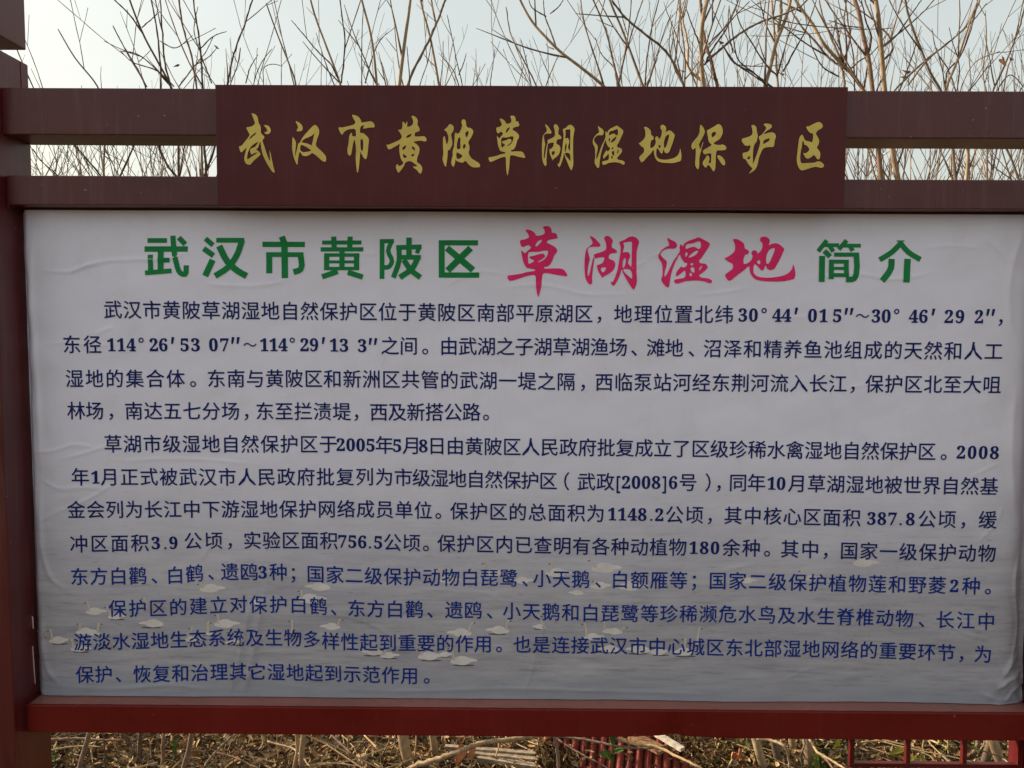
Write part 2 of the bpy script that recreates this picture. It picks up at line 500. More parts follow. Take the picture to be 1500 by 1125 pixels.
# creases: photo-pixel polylines on the vinyl, half-width (m), height (m)
CREASES = [
 ([(52,395),(105,397),(135,386),(200,380),(250,378),(292,362)],.0042,.0017),
 ([(103,400),(116,392),(150,386)],.004,.0014), ([(300,415),(330,418),(380,418),(430,409)],.004,.0012),
 ([(138,490),(168,478)],.004,.0012), ([(175,308),(200,334)],.006,.0012), ([(262,312),(248,332)],.004,.001),
 ([(412,312),(398,335)],.004,.0012), ([(60,505),(100,502),(135,506),(180,503)],.003,.0008),
 ([(42,662),(80,660),(105,652),(142,656)],.004,.0016), ([(92,672),(130,662),(165,650)],.004,.0014),
 ([(165,676),(260,672),(390,681)],.003,.001), ([(56,700),(88,716),(120,714),(160,716)],.004,.0014),
 ([(105,742),(135,728),(168,708)],.004,.0016), ([(48,770),(85,750),(125,735)],.005,.0014),
 ([(60,700),(59,770),(64,820),(78,850),(98,862)],.006,.0022), ([(62,880),(64,950),(72,985),(92,1005)],.006,.0022),
 ([(170,790),(160,830)],.003,.0012), ([(243,785),(240,835)],.003,.0012), ([(310,795),(294,822)],.003,.0015),
 ([(371,868),(357,930),(347,975),(337,1017)],.0075,.0050), ([(390,850),(376,930),(368,975),(357,1019)],.0085,.0062),
 ([(352,935),(341,975),(333,1016)],.003,-.002),
 ([(430,899),(470,899),(512,904),(548,916),(576,934)],.0035,.0016), ([(576,934),(600,930)],.003,.0008),
 ([(806,880),(790,940),(778,985),(768,1018)],.0035,.0018), ([(610,862),(665,866),(712,870),(742,884)],.004,.001),
 ([(455,1011),(600,1012),(770,1009),(900,1013),(1090,1017)],.004,.0016),
 ([(60,1003),(160,1009),(260,1004),(320,1012)],.005,.0014), ([(215,985),(206,1018)],.004,.0014),
 ([(1350,363),(1392,360),(1440,363)],.003,.001), ([(1178,407),(1262,402),(1305,409),(1378,397)],.0035,.0012),
 ([(1018,432),(1060,428),(1098,421)],.003,.001), ([(728,423),(780,417),(812,420),(850,430),(930,430)],.0035,.0012),
 ([(884,402),(918,396),(950,381)],.0035,.0014), ([(950,378),(972,368)],.003,.001), ([(1075,378),(1090,374),(1105,377)],.003,.0008),
 ([(555,495),(562,520),(558,540)],.003,.001), ([(850,548),(860,576)],.003,.001), ([(1240,568),(1290,560)],.003,.0008),
 ([(1390,918),(1420,930),(1460,938)],.0035,.0012), ([(1140,999),(1170,986),(1190,978)],.003,.001),
 ([(1420,700),(1465,678)],.003,.001), ([(1425,800),(1460,765),(1470,740)],.004,.0012),
 ([(1502,800),(1488,850),(1493,920),(1482,965),(1466,992)],.005,.0035),
 ([(1466,992),(1478,975),(1500,955)],.006,.0032), ([(1455,1010),(1478,995),(1505,985)],.005,.0040),
 ([(1470,1028),(1485,1010),(1508,1003)],.004,.0045), ([(1430,1012),(1462,1024),(1490,1022)],.005,.002),
 ([(1500,330),(1478,420),(1482,500)],.012,.0022), ([(1490,560),(1482,650),(1488,760)],.012,.0024),
 ([(1440,345),(1490,390)],.008,.0012), ([(1385,330),(1440,322)],.005,.001),
 ([(48,330),(44,420),(50,520),(56,620),(60,700)],.009,.0024), ([(40,1012),(52,1010),(70,1017)],.004,.001),
 ([(560,352),(640,348)],.003,.0008), ([(480,385),(520,372),(560,372)],.003,.001), ([(650,420),(700,398),(745,402)],.003,.001),
 ([(230,378),(215,404)],.003,.0009), ([(1130,470),(1190,462)],.003,.0007), ([(640,318),(700,330),(760,322)],.003,.0007),
 ([(1110,826),(1062,835)],.003,.001), ([(1378,985),(1385,1000)],.003,.0008), ([(260,742),(300,735)],.003,.0007),
]
def seg_dist(ax, az, bx, bz):
    dx, dz = bx - ax, bz - az
    l2 = dx * dx + dz * dz + 1e-12
    t = np.clip(((GX - ax) * dx + (GZ - az) * dz) / l2, 0, 1)
    return np.hypot(GX - ax - t * dx, GZ - az - t * dz), t
for pts, w, amp in CREASES:
    P = smooth_path([at(x, y, 0) for x, y in pts], 5)
    n = len(P) - 1
    best = np.full_like(GX, 9.0); par = np.zeros_like(GX)
    for i in range(n):
        d, t = seg_dist(P[i].x, P[i].z, P[i + 1].x, P[i + 1].z)
        k = d < best
        best = np.where(k, d, best); par = np.where(k, (i + t) / n, par)
    fade = np.clip(np.sin(np.pi * np.clip(par, 0.02, 0.98)) * 1.6, 0, 1)
    H += amp * 1.35 * fade * np.exp(-(best / (w * 0.85)) ** 1.35)
# slack of the sheet: soft swells, none where it is glued at the hem
def vnoise(fx, fz, seed):
    r = np.random.default_rng(seed)
    out = np.zeros_like(GX)
    for _ in range(9):
        a = r.uniform(0, 2 * np.pi); k = r.uniform(0.6, 1.3)
        out += np.sin(GX * fx * k * np.cos(a) * 6.28 + GZ * fz * k * np.sin(a) * 6.28 + r.uniform(0, 6.28))
    return out / 9
swell = 0.0046 * vnoise(2.2, 2.6, 3) + 0.0020 * vnoise(6, 7, 5) + 0.0006 * vnoise(16, 18, 8)
H += swell
# more creasing near both ends of the sheet and along the hem
edge = np.exp(-((GX - BX0) / 0.07) ** 2) + np.exp(-((BX1 - GX) / 0.09) ** 2)
H += edge * 0.0030 * vnoise(7, 9, 11) + np.exp(-((GZ - BZ0) / 0.05) ** 2) * 0.0012 * vnoise(14, 10, 12)
cornr = np.exp(-(((GX - BX1) / 0.075) ** 2 + ((GZ - BZ0) / 0.10) ** 2))
H += cornr * (0.010 + 0.013 * vnoise(15, 12, 21) + 0.008 * vnoise(34, 26, 22))
# turned back at the left, right and upper edges
H -= 0.020 * np.exp(-((GX - BX0) / 0.010) ** 2) + 0.026 * np.exp(-((BX1 - GX) / 0.030) ** 2)
H = np.clip(H, -0.020, 0.03)


def relief(x, z):
    fx = np.clip((np.asarray(x) - BX0) / (BX1 - BX0) * (NX - 1), 0, NX - 1.001)
    fz = np.clip((np.asarray(z) - BZ0) / (BZ1 - BZ0) * (NZ - 1), 0, NZ - 1.001)
    i = fx.astype(int); j = fz.astype(int); a = fx - i; b = fz - j
    return (H[j, i] * (1 - a) * (1 - b) + H[j, i + 1] * a * (1 - b) + H[j + 1, i] * (1 - a) * b + H[j + 1, i + 1] * a * b)


banner = empty('banner', (0, 0, 0.7))
tag(banner, 'creased white vinyl banner printed with blue text over a photo of swans on grey water', 'banner')
bv = np.stack([GX, -H, GZ], -1).reshape(-1, 3)
idx = (np.arange(NZ - 1)[:, None] * NX + np.arange(NX - 1)[None, :]).reshape(-1)
bf = np.stack([idx, idx + 1, idx + 1 + NX, idx + NX], -1)
me = bpy.data.meshes.new('sheet')
me.vertices.add(len(bv)); me.vertices.foreach_set('co', bv.ravel())
me.loops.add(bf.size); me.loops.foreach_set('vertex_index', bf.ravel())
me.polygons.add(len(bf)); me.polygons.foreach_set('loop_start', np.arange(len(bf)) * 4); me.polygons.foreach_set('loop_total', np.full(len(bf), 4))
me.update(calc_edges=True); me.shade_smooth()
link('sheet', me, M_BANNER, banner)
# torn pale hem slivers at the lower left edge
for (a, b, w) in (((47, 902), (49, 922), 2.2), ((47, 945), (52, 1003), 2.0)):
    p, q = at(*a, -0.004), at(*b, -0.004)
    ww = w * 0.0016
    v = [(p.x - ww * .3, -0.004, p.z), (p.x + ww, -0.005, p.z - .003), (q.x + ww * .4, -0.005, q.z), (q.x - ww * .8, -0.003, q.z + .004)]
    link('torn_edge', mesh_from('torn_edge', v, [(0, 1, 2, 3)]), M_SWAN, banner)

# ------------------------------------------------------------------ lettering
def curve_mesh(loops, maxedge=0.0):
    """filled flat shape from closed 2D loops (holes allowed); returns verts (n,2), tris"""
    cu = bpy.data.curves.new('tmp', 'CURVE'); cu.dimensions = '2D'; cu.fill_mode = 'BOTH'
    for lp in loops:
        s = cu.splines.new('POLY'); s.points.add(len(lp) - 1)
        for p, q in zip(s.points, lp): p.co = (q[0], q[1], 0, 1)
        s.use_cyclic_u = True
    return cu


def chaikin(lp, r=0.22):
    out = []
    n = len(lp)
    for i in range(n):
        a, b = lp[i], lp[(i + 1) % n]
        out.append((a[0] * (1 - r) + b[0] * r, a[1] * (1 - r) + b[1] * r))
        out.append((a[0] * r + b[0] * (1 - r), a[1] * r + b[1] * (1 - r)))
    return out


def realise(curves):
    """evaluate many curve/text datablocks at once -> list of (verts 2D array, tri array)"""
    obs = []
    for c in curves:
        o = bpy.data.objects.new('tmp', c); COL.objects.link(o); obs.append(o)
    bpy.context.view_layer.update()
    dg = bpy.context.evaluated_depsgraph_get()
    res = []
    for o in obs:
        e = o.evaluated_get(dg); m = e.to_mesh()
        if m is None or len(m.vertices) == 0:
            res.append((np.zeros((0, 2)), np.zeros((0, 3), int))); e.to_mesh_clear(); continue
        bm = bmesh.new(); bm.from_mesh(m)
        e.to_mesh_clear()
        bmesh.ops.triangulate(bm, faces=bm.faces[:])
        me_ = getattr(o.data, 'name', '')
        lim = o.data.get('maxedge', 0.0)
        if lim:
            for _ in range(3):
                le = [x for x in bm.edges if x.calc_length() > lim]
                if not le: break
                bmesh.ops.subdivide_edges(bm, edges=le, cuts=1)
                bmesh.ops.triangulate(bm, faces=bm.faces[:])
        bm.verts.index_update()
        V = np.array([(v.co.x, v.co.y) for v in bm.verts]); T = np.array([[v.index for v in f.verts] for f in bm.faces])
        bm.free()
        res.append((V, T))
    for o in obs: bpy.data.objects.remove(o)
    for c in curves:
        (bpy.data.curves.remove(c))
    return res


BOLD = {str(d): chr(0x1D7CE + d) for d in range(10)}
LINES = [
 ([(166,454),(540,457),(855,460),(1031,461),(1450,464)],
  [("武汉市黄陂草湖湿地自然保护区位",166,568),("于黄陂区南部平原湖区",597,855),("，",878),("地理位置北纬",912.7,1060.7),("30°",1088,1119),("44′",1138,1166),("01",1190,1206),("5″",1226,1243),("~",1263),("30°",1283,1313),("46′",1338,1367),("29",1390,1406),("2″",1434,1451),("，",1466)]),
 ([(105,505),(470,505),(570,507),(905,509),(1044,511),(1455,515)],
  [("东径",105.3,136),("114°",164,207.7),("26′",226,254),("53",271,286.7),("07″",312.7,345),("~",366),("114°",386.7,428),("29′",446,474),("13",489.3,504),("3″",530.7,546.7),("之间",571.5,599),("。",623),("由武湖之子湖草湖渔场",657.7,905.7),("、",929),("滩地",960.7,987.7),("、",1013),("沼泽和精养鱼池组成的天然和人工",1044,1455)]),
 ([(109,555),(465,555),(580,556),(870,560),(1028,561),(1453,564)],
  [("湿地的集合体",109,258),("。",283),("东南与黄陂区和新洲区共管的武湖一堤之隔",317,829),("，",854),("西临泵站河经东荆河流入长江",885,1227),("，",1249),("保护区北至大咀",1280.7,1453)]),
 ([(112,602),(471,603),(560,604),(711,604)],
  [("林场",111.7,139),("，",163),("南达五七分场",196.7,337.7),("，",361),("东至拦渍堤",388,500.7),("，",522),("西及新搭公路",555,690.7),("。",712)]),
 ([(166,650.5),(480,651),(600,653),(1050,658),(1100,659),(1456,663)],
  [("草湖市级湿地自然保护区于",166,481),("2005",499,542.7),("年",563),("5",581.7),("月",603),("8",620),("日",640),("由黄陂区人民政府批复成立了区级珍稀水禽湿地自然保护区",667,1357.7),("。",1382.7),("2008",1408,1456.7)]),
 ([(118,699),(550,699),(640,701),(860,706),(1110,707.5),(1449,713)],
  [("年",117.7),("1",140),("月正式被武汉市人民政府批复列为",161,563),("市级湿地自然保护区",590.7,803),("（",830),("武政",859,886.7),("[",906),("2008",917,961),("]",973),("6",986),("号",1007.7),("）",1037),("，",1053),("同年",1081,1108),("10",1130,1144),("月草湖湿地被世界自然基",1167.7,1449)]),
 ([(112,747),(340,746),(530,746),(620,748),(850,752),(1100,756),(1447,762)],
  [("金会列为长江中下游湿地保护网络成员单位",112,620),("。",642),("保护区的总面积为",672.7,872.7),("1148",896.7,940.7),(".",954),("2",965.7),("公顷",988,1017),("，",1040),("其中核心区面积",1074,1247),("387",1276,1306.7),(".",1319),("8",1333),("公顷",1357.7,1387),("，",1411),("缓",1447)]),
 ([(116,797),(254,795),(290,792),(460,791.5),(580,795),(900,801),(1080,803),(1445,811)],
  [("冲区面积",116,205),("3",228),(".",242),("9",254),("公顷",283,313),("，",337),("实验区面积",370,482),("756",501.7,530.7),(".",542),("5",554),("公顷",575,602.7),("。",624),("保护区内已查明有各种动植物",654,993),("180",1016,1047.5),("余种",1071.7,1101),("。",1124),("其中",1157,1186.7),("，",1209),("国家一级保护动物",1243,1445.7)]),
 ([(117,845),(257,843),(310,838),(408,838),(463,841),(620,846),(900,849),(1090,852),(1250,855),(1440,859)],
  [("东方白鹳",116.7,202),("、",226),("白鹤",256.7,285),("、",309),("遗鸥",336.7,365),("3",385),("种",408),("；",430),("国家二级保护动物白琵鹭",462.7,745),("、",769),("小天鹅",794,850.7),("、",876),("白额雁等",908,994),("；",1017),("国家二级保护植物莲和野菱",1051.7,1372.7),("2",1397.7),("种",1422.7),("。",1447)]),
 ([(172,891.5),(240,891),(354,885.5),(440,886),(520,891),(690,894.5),(880,898),(1060,900),(1240,904),(1444,910)],
  [("保护区的建立对保护白鹤",172.6,466.8),("、",489),("东方白鹳",522.6,607),("、",630),("遗鸥",665,693),("、",717),("小天鹅和白琵鹭等珍稀濒危水鸟及水生脊椎动物",749.7,1325),("、",1350),("长江中",1384.4,1444)]),
 ([(122,940.5),(240,938.5),(350,934),(430,935),(500,940),(650,943),(900,946),(1150,950),(1300,954),(1439,958)],
  [("游淡水湿地生态系统及生物多样性起到重要的作用",122,708),("。",731),("也是连接武汉市中心城区东北部湿地网络的重要环节",765,1386),("，",1408),("为",1439)]),
 ([(125,988),(250,987),(351,984),(460,986),(600,990)],
  [("保护",125,152.6),("、",174),("恢复和治理其它湿地起到示范作用",208.8,600),("。",625)]),
]

text_chars = sorted({BOLD.get(c, c) for ys_, segs in LINES for s in segs for c in s[0]} | {'国'})
SPECIAL = {'~': '～', '′': '′', '″': '″', '°': '°', '[': '[', ']': ']'}
curves = []
for c in text_chars:
    cu = bpy.data.curves.new('g', 'FONT'); cu.body = SPECIAL.get(c, c); cu.size = 1.0; cu.resolution_u = 2
    cu['maxedge'] = 0.15
    curves.append(cu)
GL = dict(zip(text_chars, realise(curves)))
def bbox(c):
    V = GL[c][0]; return V.min(0), V.max(0)
lo, hi = bbox('国')
CJK_C = (lo + hi) / 2; CJK_H = (hi - lo)[1]
lo0, hi0 = bbox(BOLD['0'])
DIG_C = (lo0 + hi0) / 2; DIG_H = (hi0 - lo0)[1]
PXM = 1.87 / F_PX * 1.0023     # metres per photo pixel on the board plane
S_CJK = 24.8 * PXM / CJK_H
S_DIG = 19.0 * PXM / DIG_H


def relief_mesh(name, parts, offset, thick_layers=0):
    """parts: list of (V(n,2) world x,z ; T) laid on the banner relief"""
    VV, TT, n = [], [], 0
    for V, T, dz in parts:
        h = relief(V[:, 0], V[:, 1])
        VV.append(np.stack([V[:, 0], -h - offset - dz, V[:, 1]], -1)); TT.append(T + n); n += len(V)
    VV = np.concatenate(VV); TT = np.concatenate(TT)
    # faces must look towards -Y
    a, b, c = VV[TT[:, 0]], VV[TT[:, 1]], VV[TT[:, 2]]
    ny = np.cross(b - a, c - a)[:, 1]
    TT[ny > 0] = TT[ny > 0][:, ::-1]
    me = bpy.data.meshes.new(name)
    me.vertices.add(len(VV)); me.vertices.foreach_set('co', VV.astype(np.float32).ravel())
    me.loops.add(TT.size); me.loops.foreach_set('vertex_index', TT.ravel().astype(np.int32))
    me.polygons.add(len(TT)); me.polygons.foreach_set('loop_start', np.arange(len(TT)) * 3); me.polygons.foreach_set('loop_total', np.full(len(TT), 3))
    me.update(calc_edges=True)
    return me


def yline(cps, x):
    return float(np.interp(x, [p[0] for p in cps], [p[1] for p in cps]))


HAIR = 0.20 * PXM
for li, (cps, segs) in enumerate(LINES):
    parts = []
    for s in segs:
        chars = s[0]
        xs_ = [s[1]] if len(chars) == 1 else np.linspace(s[1], s[2], len(chars))
        for c, x in zip(chars, xs_):
            g = BOLD.get(c, c); V, T = GL[g]
            if len(V) == 0: continue
            l_, h_ = bbox(g); mid = (l_ + h_) / 2
            y = yline(cps, x)
            slope = (yline(cps, x + 20) - yline(cps, x - 20)) / 40
            if c.isdigit() or c in '.[]':
                S = S_DIG; ox = mid[0]; oy = DIG_C[1]; sx = 0.96
                if c in '[]': S = S_DIG * 1.08; sx = 0.8
                hair = HAIR * 1.3
            elif c in '°′″':
                S = S_CJK * (1.0 if c == '°' else 1.25); ox = mid[0]; oy = CJK_C[1] + (0.06 if c != '°' else 0.0); sx = 1.0; hair = HAIR * (0.9 if c == '°' else 1.5)
            elif c in '，。、；（）~':
                S = S_CJK; ox = mid[0]; oy = CJK_C[1]; sx = 1.0; hair = HAIR
                if c == '~': S = S_CJK * 0.75; oy = mid[1]; hair = HAIR * .6
            else:
                S = S_CJK; ox = CJK_C[0]; oy = CJK_C[1]; sx = 0.985; hair = HAIR
            w = at(x, y, 0)
            k = 1.0 + 0.0
            lx = (V[:, 0] - ox) * S * sx; lz = (V[:, 1] - oy) * S
            sl = slope - 0.0075
            X = w.x + lx; Z = w.z + lz - sl * lx
            for q, (ax, az) in enumerate(((hair, 0), (-hair, 0), (0, hair), (0, -hair))):
                parts.append((np.stack([X + ax, Z + az], -1), T, q * 0.00006))
    tag(link('text_line', relief_mesh('text_line', parts, 0.0010), M_NAVY if li < 8 else M_BLUE, banner), kind='stuff')

# --- brush-script characters, traced (crop coordinates; origin and scale per crop)
CROPS = {'A': (340, 160, 6.818), 'B': (560, 160, 6.5217), 'D': (1000, 165, 6.818), 'E': (730, 320, 6.818), 'F': (950, 320, 6.5217)}
SCRIPT = {
 'wu': ('A', [[(193,38),(235,52),(258,80),(266,140),(284,165),(290,190),(288,240),(326,276),(322,292),(303,312),(325,375),(345,440),(380,530),(380,470),(375,405),(383,425),(398,500),(415,580),(430,635),(410,632),(388,605),(345,535),(318,478),(300,430),(290,370),(283,318),(262,385),(240,405),(262,418),(290,450),(265,475),(215,518),(182,558),(150,552),(128,528),(122,490),(135,430),(150,378),(120,410),(95,435),(82,420),(68,372),(90,370),(115,345),(165,280),(180,255),(160,222),(140,183),(175,178),(205,170),(232,145),(222,115),(208,75)],
   [(245,230),(240,245),(215,270),(165,308),(185,275),(220,245)],
   [(268,322),(250,352),(232,378),(205,388),(178,405),(192,458),(225,438),(258,432),(235,450),(195,478),(155,505),(150,480),(162,425),(185,378),(225,345)],
   [(315,162),(345,158),(372,172),(390,205),(385,232),(365,250),(340,250),(318,232),(350,228),(352,205),(335,180)]]),
 'han': ('A', [[(637,118),(675,135),(703,165),(708,195),(700,218),(645,225),(650,200),(662,188),(655,160),(637,130)],
   [(608,275),(622,295),(640,330),(638,370),(632,420),(630,478),(640,440),(655,375),(660,345),(680,335),(700,290),(740,240),(800,175),(828,155),(850,170),(872,205),(870,250),(850,300),(835,360),(855,385),(900,425),(935,465),(942,500),(937,528),(905,520),(870,490),(840,462),(800,435),(780,455),(740,472),(705,465),(690,440),(675,425),(662,480),(655,555),(645,552),(620,490),(605,430),(600,380),(603,300)],
   [(822,240),(818,270),(800,350),(795,365),(760,345),(690,332),(720,298),(765,282),(800,265)],
   [(690,355),(730,370),(770,395),(795,415),(760,425),(715,432),(684,416),(680,395),(684,370)]]),
 'shi': ('A', [[(1195,55),(1235,62),(1268,80),(1288,110),(1290,135),(1330,130),(1385,120),(1412,135),(1427,165),(1420,185),(1380,183),(1320,195),(1305,195),(1325,160),(1300,165),(1280,180),(1278,240),(1308,238),(1340,262),(1370,300),(1362,360),(1355,440),(1342,502),(1320,495),(1290,440),(1282,420),(1275,500),(1270,560),(1258,635),(1248,630),(1240,560),(1235,480),(1240,400),(1232,330),(1225,300),(1210,340),(1200,400),(1190,455),(1175,470),(1155,445),(1152,400),(1165,340),(1170,270),(1190,235),(1200,240),(1198,270),(1235,275),(1240,250),(1232,195),(1170,200),(1125,220),(1100,260),(1080,235),(1065,195),(1068,180),(1100,185),(1160,170),(1220,155),(1235,130),(1215,100),(1205,75)],
   [(1305,300),(1312,330),(1310,400),(1300,425),(1284,395),(1282,320),(1288,300)]]),
 'huang': ('B', [[(275,68),(300,62),(330,85),(340,110),(335,150),(355,180),(358,210),(320,222),(310,230),(310,262),(350,262),(400,258),(420,275),(425,300),(410,312),(370,300),(330,305),(295,315),(330,335),(358,370),(352,420),(335,460),(330,505),(345,515),(375,540),(385,575),(370,618),(355,612),(330,580),(300,560),(295,545),(325,550),(335,540),(310,520),(270,495),(235,500),(215,520),(212,535),(190,570),(155,612),(145,595),(130,560),(135,530),(150,525),(155,545),(180,540),(205,515),(180,480),(165,420),(163,360),(172,330),(120,360),(65,390),(50,370),(38,340),(55,342),(110,320),(175,290),(190,260),(170,225),(148,195),(165,200),(190,190),(195,150),(192,120),(210,125),(225,150),(238,110),(240,140),(235,170),(270,165),(298,140),(292,95)],
   [(285,238),(270,262),(245,275),(225,272),(235,255),(260,240)],
   [(190,368),(215,350),(232,345),(222,375),(198,398)], [(196,422),(222,442),(240,455),(215,470),(200,458)],
   [(282,352),(312,368),(314,402),(300,388),(284,378)], [(308,425),(302,452),(272,448),(285,430)]]),
 'bei': ('B', [[(640,142),(670,150),(685,175),(680,210),(655,240),(668,300),(670,340),(655,370),(635,400),(627,380),(625,420),(622,470),(610,552),(600,548),(580,500),(575,470),(585,430),(580,350),(580,270),(597,255),(605,290),(612,335),(622,330),(632,300),(632,260),(615,215),(590,200),(600,190),(625,170)],
   [(762,105),(778,95),(798,110),(803,160),(815,178),(845,180),(870,205),(868,230),(850,270),(820,315),(830,345),(835,380),(822,420),(850,470),(900,500),(930,520),(937,552),(900,558),(860,555),(825,530),(795,490),(765,515),(710,498),(700,470),(695,520),(680,555),(668,540),(658,520),(665,470),(675,440),(672,400),(685,360),(690,300),(692,240),(700,222),(715,235),(735,230),(755,190),(765,150),(755,125)],
   [(822,205),(826,225),(810,275),(796,258),(792,225)], [(735,262),(750,290),(745,320),(750,370),(735,385),(712,380),(712,330),(722,290)],
   [(710,410),(745,428),(768,445),(750,470),(715,478),(706,450)], [(788,330),(800,352),(782,385),(770,370),(772,345)]]),
 'cao': ('E', [[(440,88),(470,73),(515,80),(532,110),(535,145),(570,143),(585,160),(595,198),(555,205),(500,215),(480,240),(500,250),(555,275),(590,310),(585,340),(560,365),(545,410),(520,460),(490,480),(455,485),(460,502),(520,498),(630,498),(660,515),(690,560),(685,578),(640,572),(560,560),(500,545),(445,545),(435,600),(430,680),(405,780),(395,782),(382,730),(375,660),(375,560),(300,570),(240,590),(120,628),(95,605),(88,575),(105,567),(160,562),(240,548),(280,535),(370,522),(368,510),(320,500),(280,495),(245,430),(235,360),(225,318),(240,325),(265,350),(290,325),(320,300),(330,290),(300,262),(235,292),(213,235),(225,213),(260,212),(310,190),(295,150),(270,120),(285,108),(330,120),(365,145),(378,175),(440,165),(465,150),(462,110)],
   [(440,210),(430,235),(385,280),(368,275),(380,245),(405,220)],
   [(500,322),(490,370),(460,410),(400,440),(395,430),(440,405),(470,380),(455,352),(425,350),(380,365),(310,380),(310,395),(365,422),(330,445),(298,455),(295,345),(320,332),(400,335),(455,320)]]),
 'hu': ('E', [[(915,172),(955,190),(1000,235),(1022,265),(1010,285),(940,282),(905,290),(890,315),(905,370),(915,410),(900,460),(890,540),(893,575),(905,570),(922,500),(938,430),(948,392),(962,392),(955,430),(942,520),(935,600),(940,632),(925,665),(895,645),(870,600),(862,540),(860,440),(865,370),(875,310),(900,285),(945,250),(935,220),(915,185)],
   [(948,365),(970,352),(1030,335),(1080,310),(1075,240),(1055,200),(1060,185),(1085,170),(1120,185),(1147,225),(1132,255),(1135,295),(1160,300),(1190,330),(1175,345),(1120,350),(1100,375),(1105,405),(1150,418),(1173,455),(1150,520),(1100,555),(1050,580),(1045,600),(1015,560),(990,510),(982,465),(1000,462),(1035,450),(1055,420),(1060,385),(1000,390),(968,402)],
   [(1070,485),(1080,500),(1045,545),(1020,512),(1030,490)],
   [(1207,235),(1225,225),(1260,215),(1300,185),(1345,178),(1385,200),(1407,232),(1395,270),(1380,330),(1378,450),(1380,550),(1385,640),(1355,715),(1335,700),(1290,630),(1240,540),(1232,505),(1220,540),(1205,590),(1155,680),(1125,655),(1125,625),(1140,640),(1160,600),(1180,545),(1195,490),(1205,420),(1220,340),(1222,280),(1210,250)],
   [(1335,230),(1333,300),(1330,490),(1310,470),(1290,440),(1320,375),(1300,335),(1260,335),(1240,345),(1258,280),(1245,240),(1290,235)],
   [(1240,510),(1270,505),(1330,515),(1338,610),(1300,575),(1262,545)], [(1272,395),(1272,440),(1255,492),(1238,492),(1242,430),(1258,395)]]),
 'shi_wet': ('F', [[(172,180),(210,205),(250,220),(272,250),(265,280),(240,292),(190,288),(150,298),(115,330),(112,350),(140,380),(175,410),(172,450),(150,520),(152,562),(170,540),(215,450),(240,400),(270,360),(300,312),(295,270),(305,240),(325,270),(340,240),(375,215),(440,195),(475,178),(530,205),(587,238),(575,275),(530,340),(505,380),(480,400),(490,430),(540,430),(567,460),(550,490),(500,530),(478,545),(500,565),(570,572),(605,590),(605,612),(585,622),(530,600),(460,592),(400,595),(350,600),(270,627),(243,610),(245,585),(270,580),(355,565),(350,490),(310,525),(262,560),(260,520),(290,480),(320,450),(315,470),(350,465),(365,450),(370,425),(345,425),(310,380),(298,335),(250,430),(220,510),(205,580),(195,658),(165,655),(125,605),(120,580),(135,540),(130,430),(95,385),(92,350),(120,305),(160,275),(200,258),(185,220)],
   [(485,215),(500,240),(498,280),(475,295),(440,270),(400,275),(355,295),(350,270),(365,245),(420,240)], [(480,305),(450,350),(400,372),(375,375),(410,335),(450,310)],
   [(350,318),(380,335),(350,375)], [(400,425),(428,428),(420,450),(398,445)], [(435,465),(440,520),(415,515),(395,485),(410,465)], [(412,522),(416,552),(390,552),(390,518)], [(500,455),(520,450),(482,505),(482,480)]]),
 'di': ('F', [[(800,198),(840,195),(885,215),(915,245),(918,290),(945,298),(960,315),(950,345),(920,345),(905,385),(905,440),(950,425),(980,400),(995,360),(980,335),(985,315),(1010,300),(1035,315),(1038,340),(1070,315),(1090,270),(1085,225),(1065,220),(1068,180),(1110,170),(1150,190),(1160,220),(1145,258),(1180,240),(1225,235),(1265,260),(1298,290),(1285,320),(1255,390),(1220,450),(1200,485),(1160,497),(1130,480),(1115,440),(1105,480),(1090,500),(1065,490),(1050,465),(1010,430),(998,470),(1002,530),(1050,560),(1150,568),(1280,550),(1340,520),(1370,480),(1380,432),(1395,480),(1402,530),(1395,570),(1380,583),(1270,605),(1100,600),(1020,585),(985,550),(965,510),(962,455),(940,465),(920,490),(850,540),(775,600),(750,585),(722,540),(770,505),(805,480),(805,435),(770,420),(735,395),(718,375),(735,378),(790,345),(825,310),(828,260),(815,220)],
   [(1195,280),(1208,290),(1195,330),(1150,430),(1125,435),(1120,400),(1125,350),(1150,300)], [(1030,410),(1060,395),(1068,420),(1060,440),(1040,430)]]),
 'bao': ('D', [[(175,118),(200,140),(222,185),(215,215),(180,280),(160,320),(165,335),(175,375),(200,290),(205,300),(190,350),(178,400),(165,450),(165,520),(160,560),(148,568),(130,545),(122,510),(128,450),(130,370),(125,350),(100,375),(85,345),(88,315),(110,285),(150,240),(168,200),(170,150)],
   [(240,178),(270,165),(320,135),(355,112),(385,130),(402,180),(395,220),(370,265),(345,280),(305,305),(320,320),(370,325),(400,318),(430,335),(435,365),(410,378),(350,378),(335,385),(330,430),(328,500),(325,560),(310,592),(295,575),(270,535),(250,520),(240,545),(222,550),(197,515),(200,490),(230,450),(240,425),(262,435),(268,470),(255,500),(280,510),(285,450),(285,405),(250,410),(215,420),(198,395),(205,375),(250,350),(290,325),(275,310),(258,290),(250,240),(242,200)],
   [(330,192),(332,220),(300,250),(290,245),(285,215),(300,195)],
   [(345,430),(365,425),(395,445),(420,480),(425,510),(415,530),(390,520),(365,480),(345,450)]]),
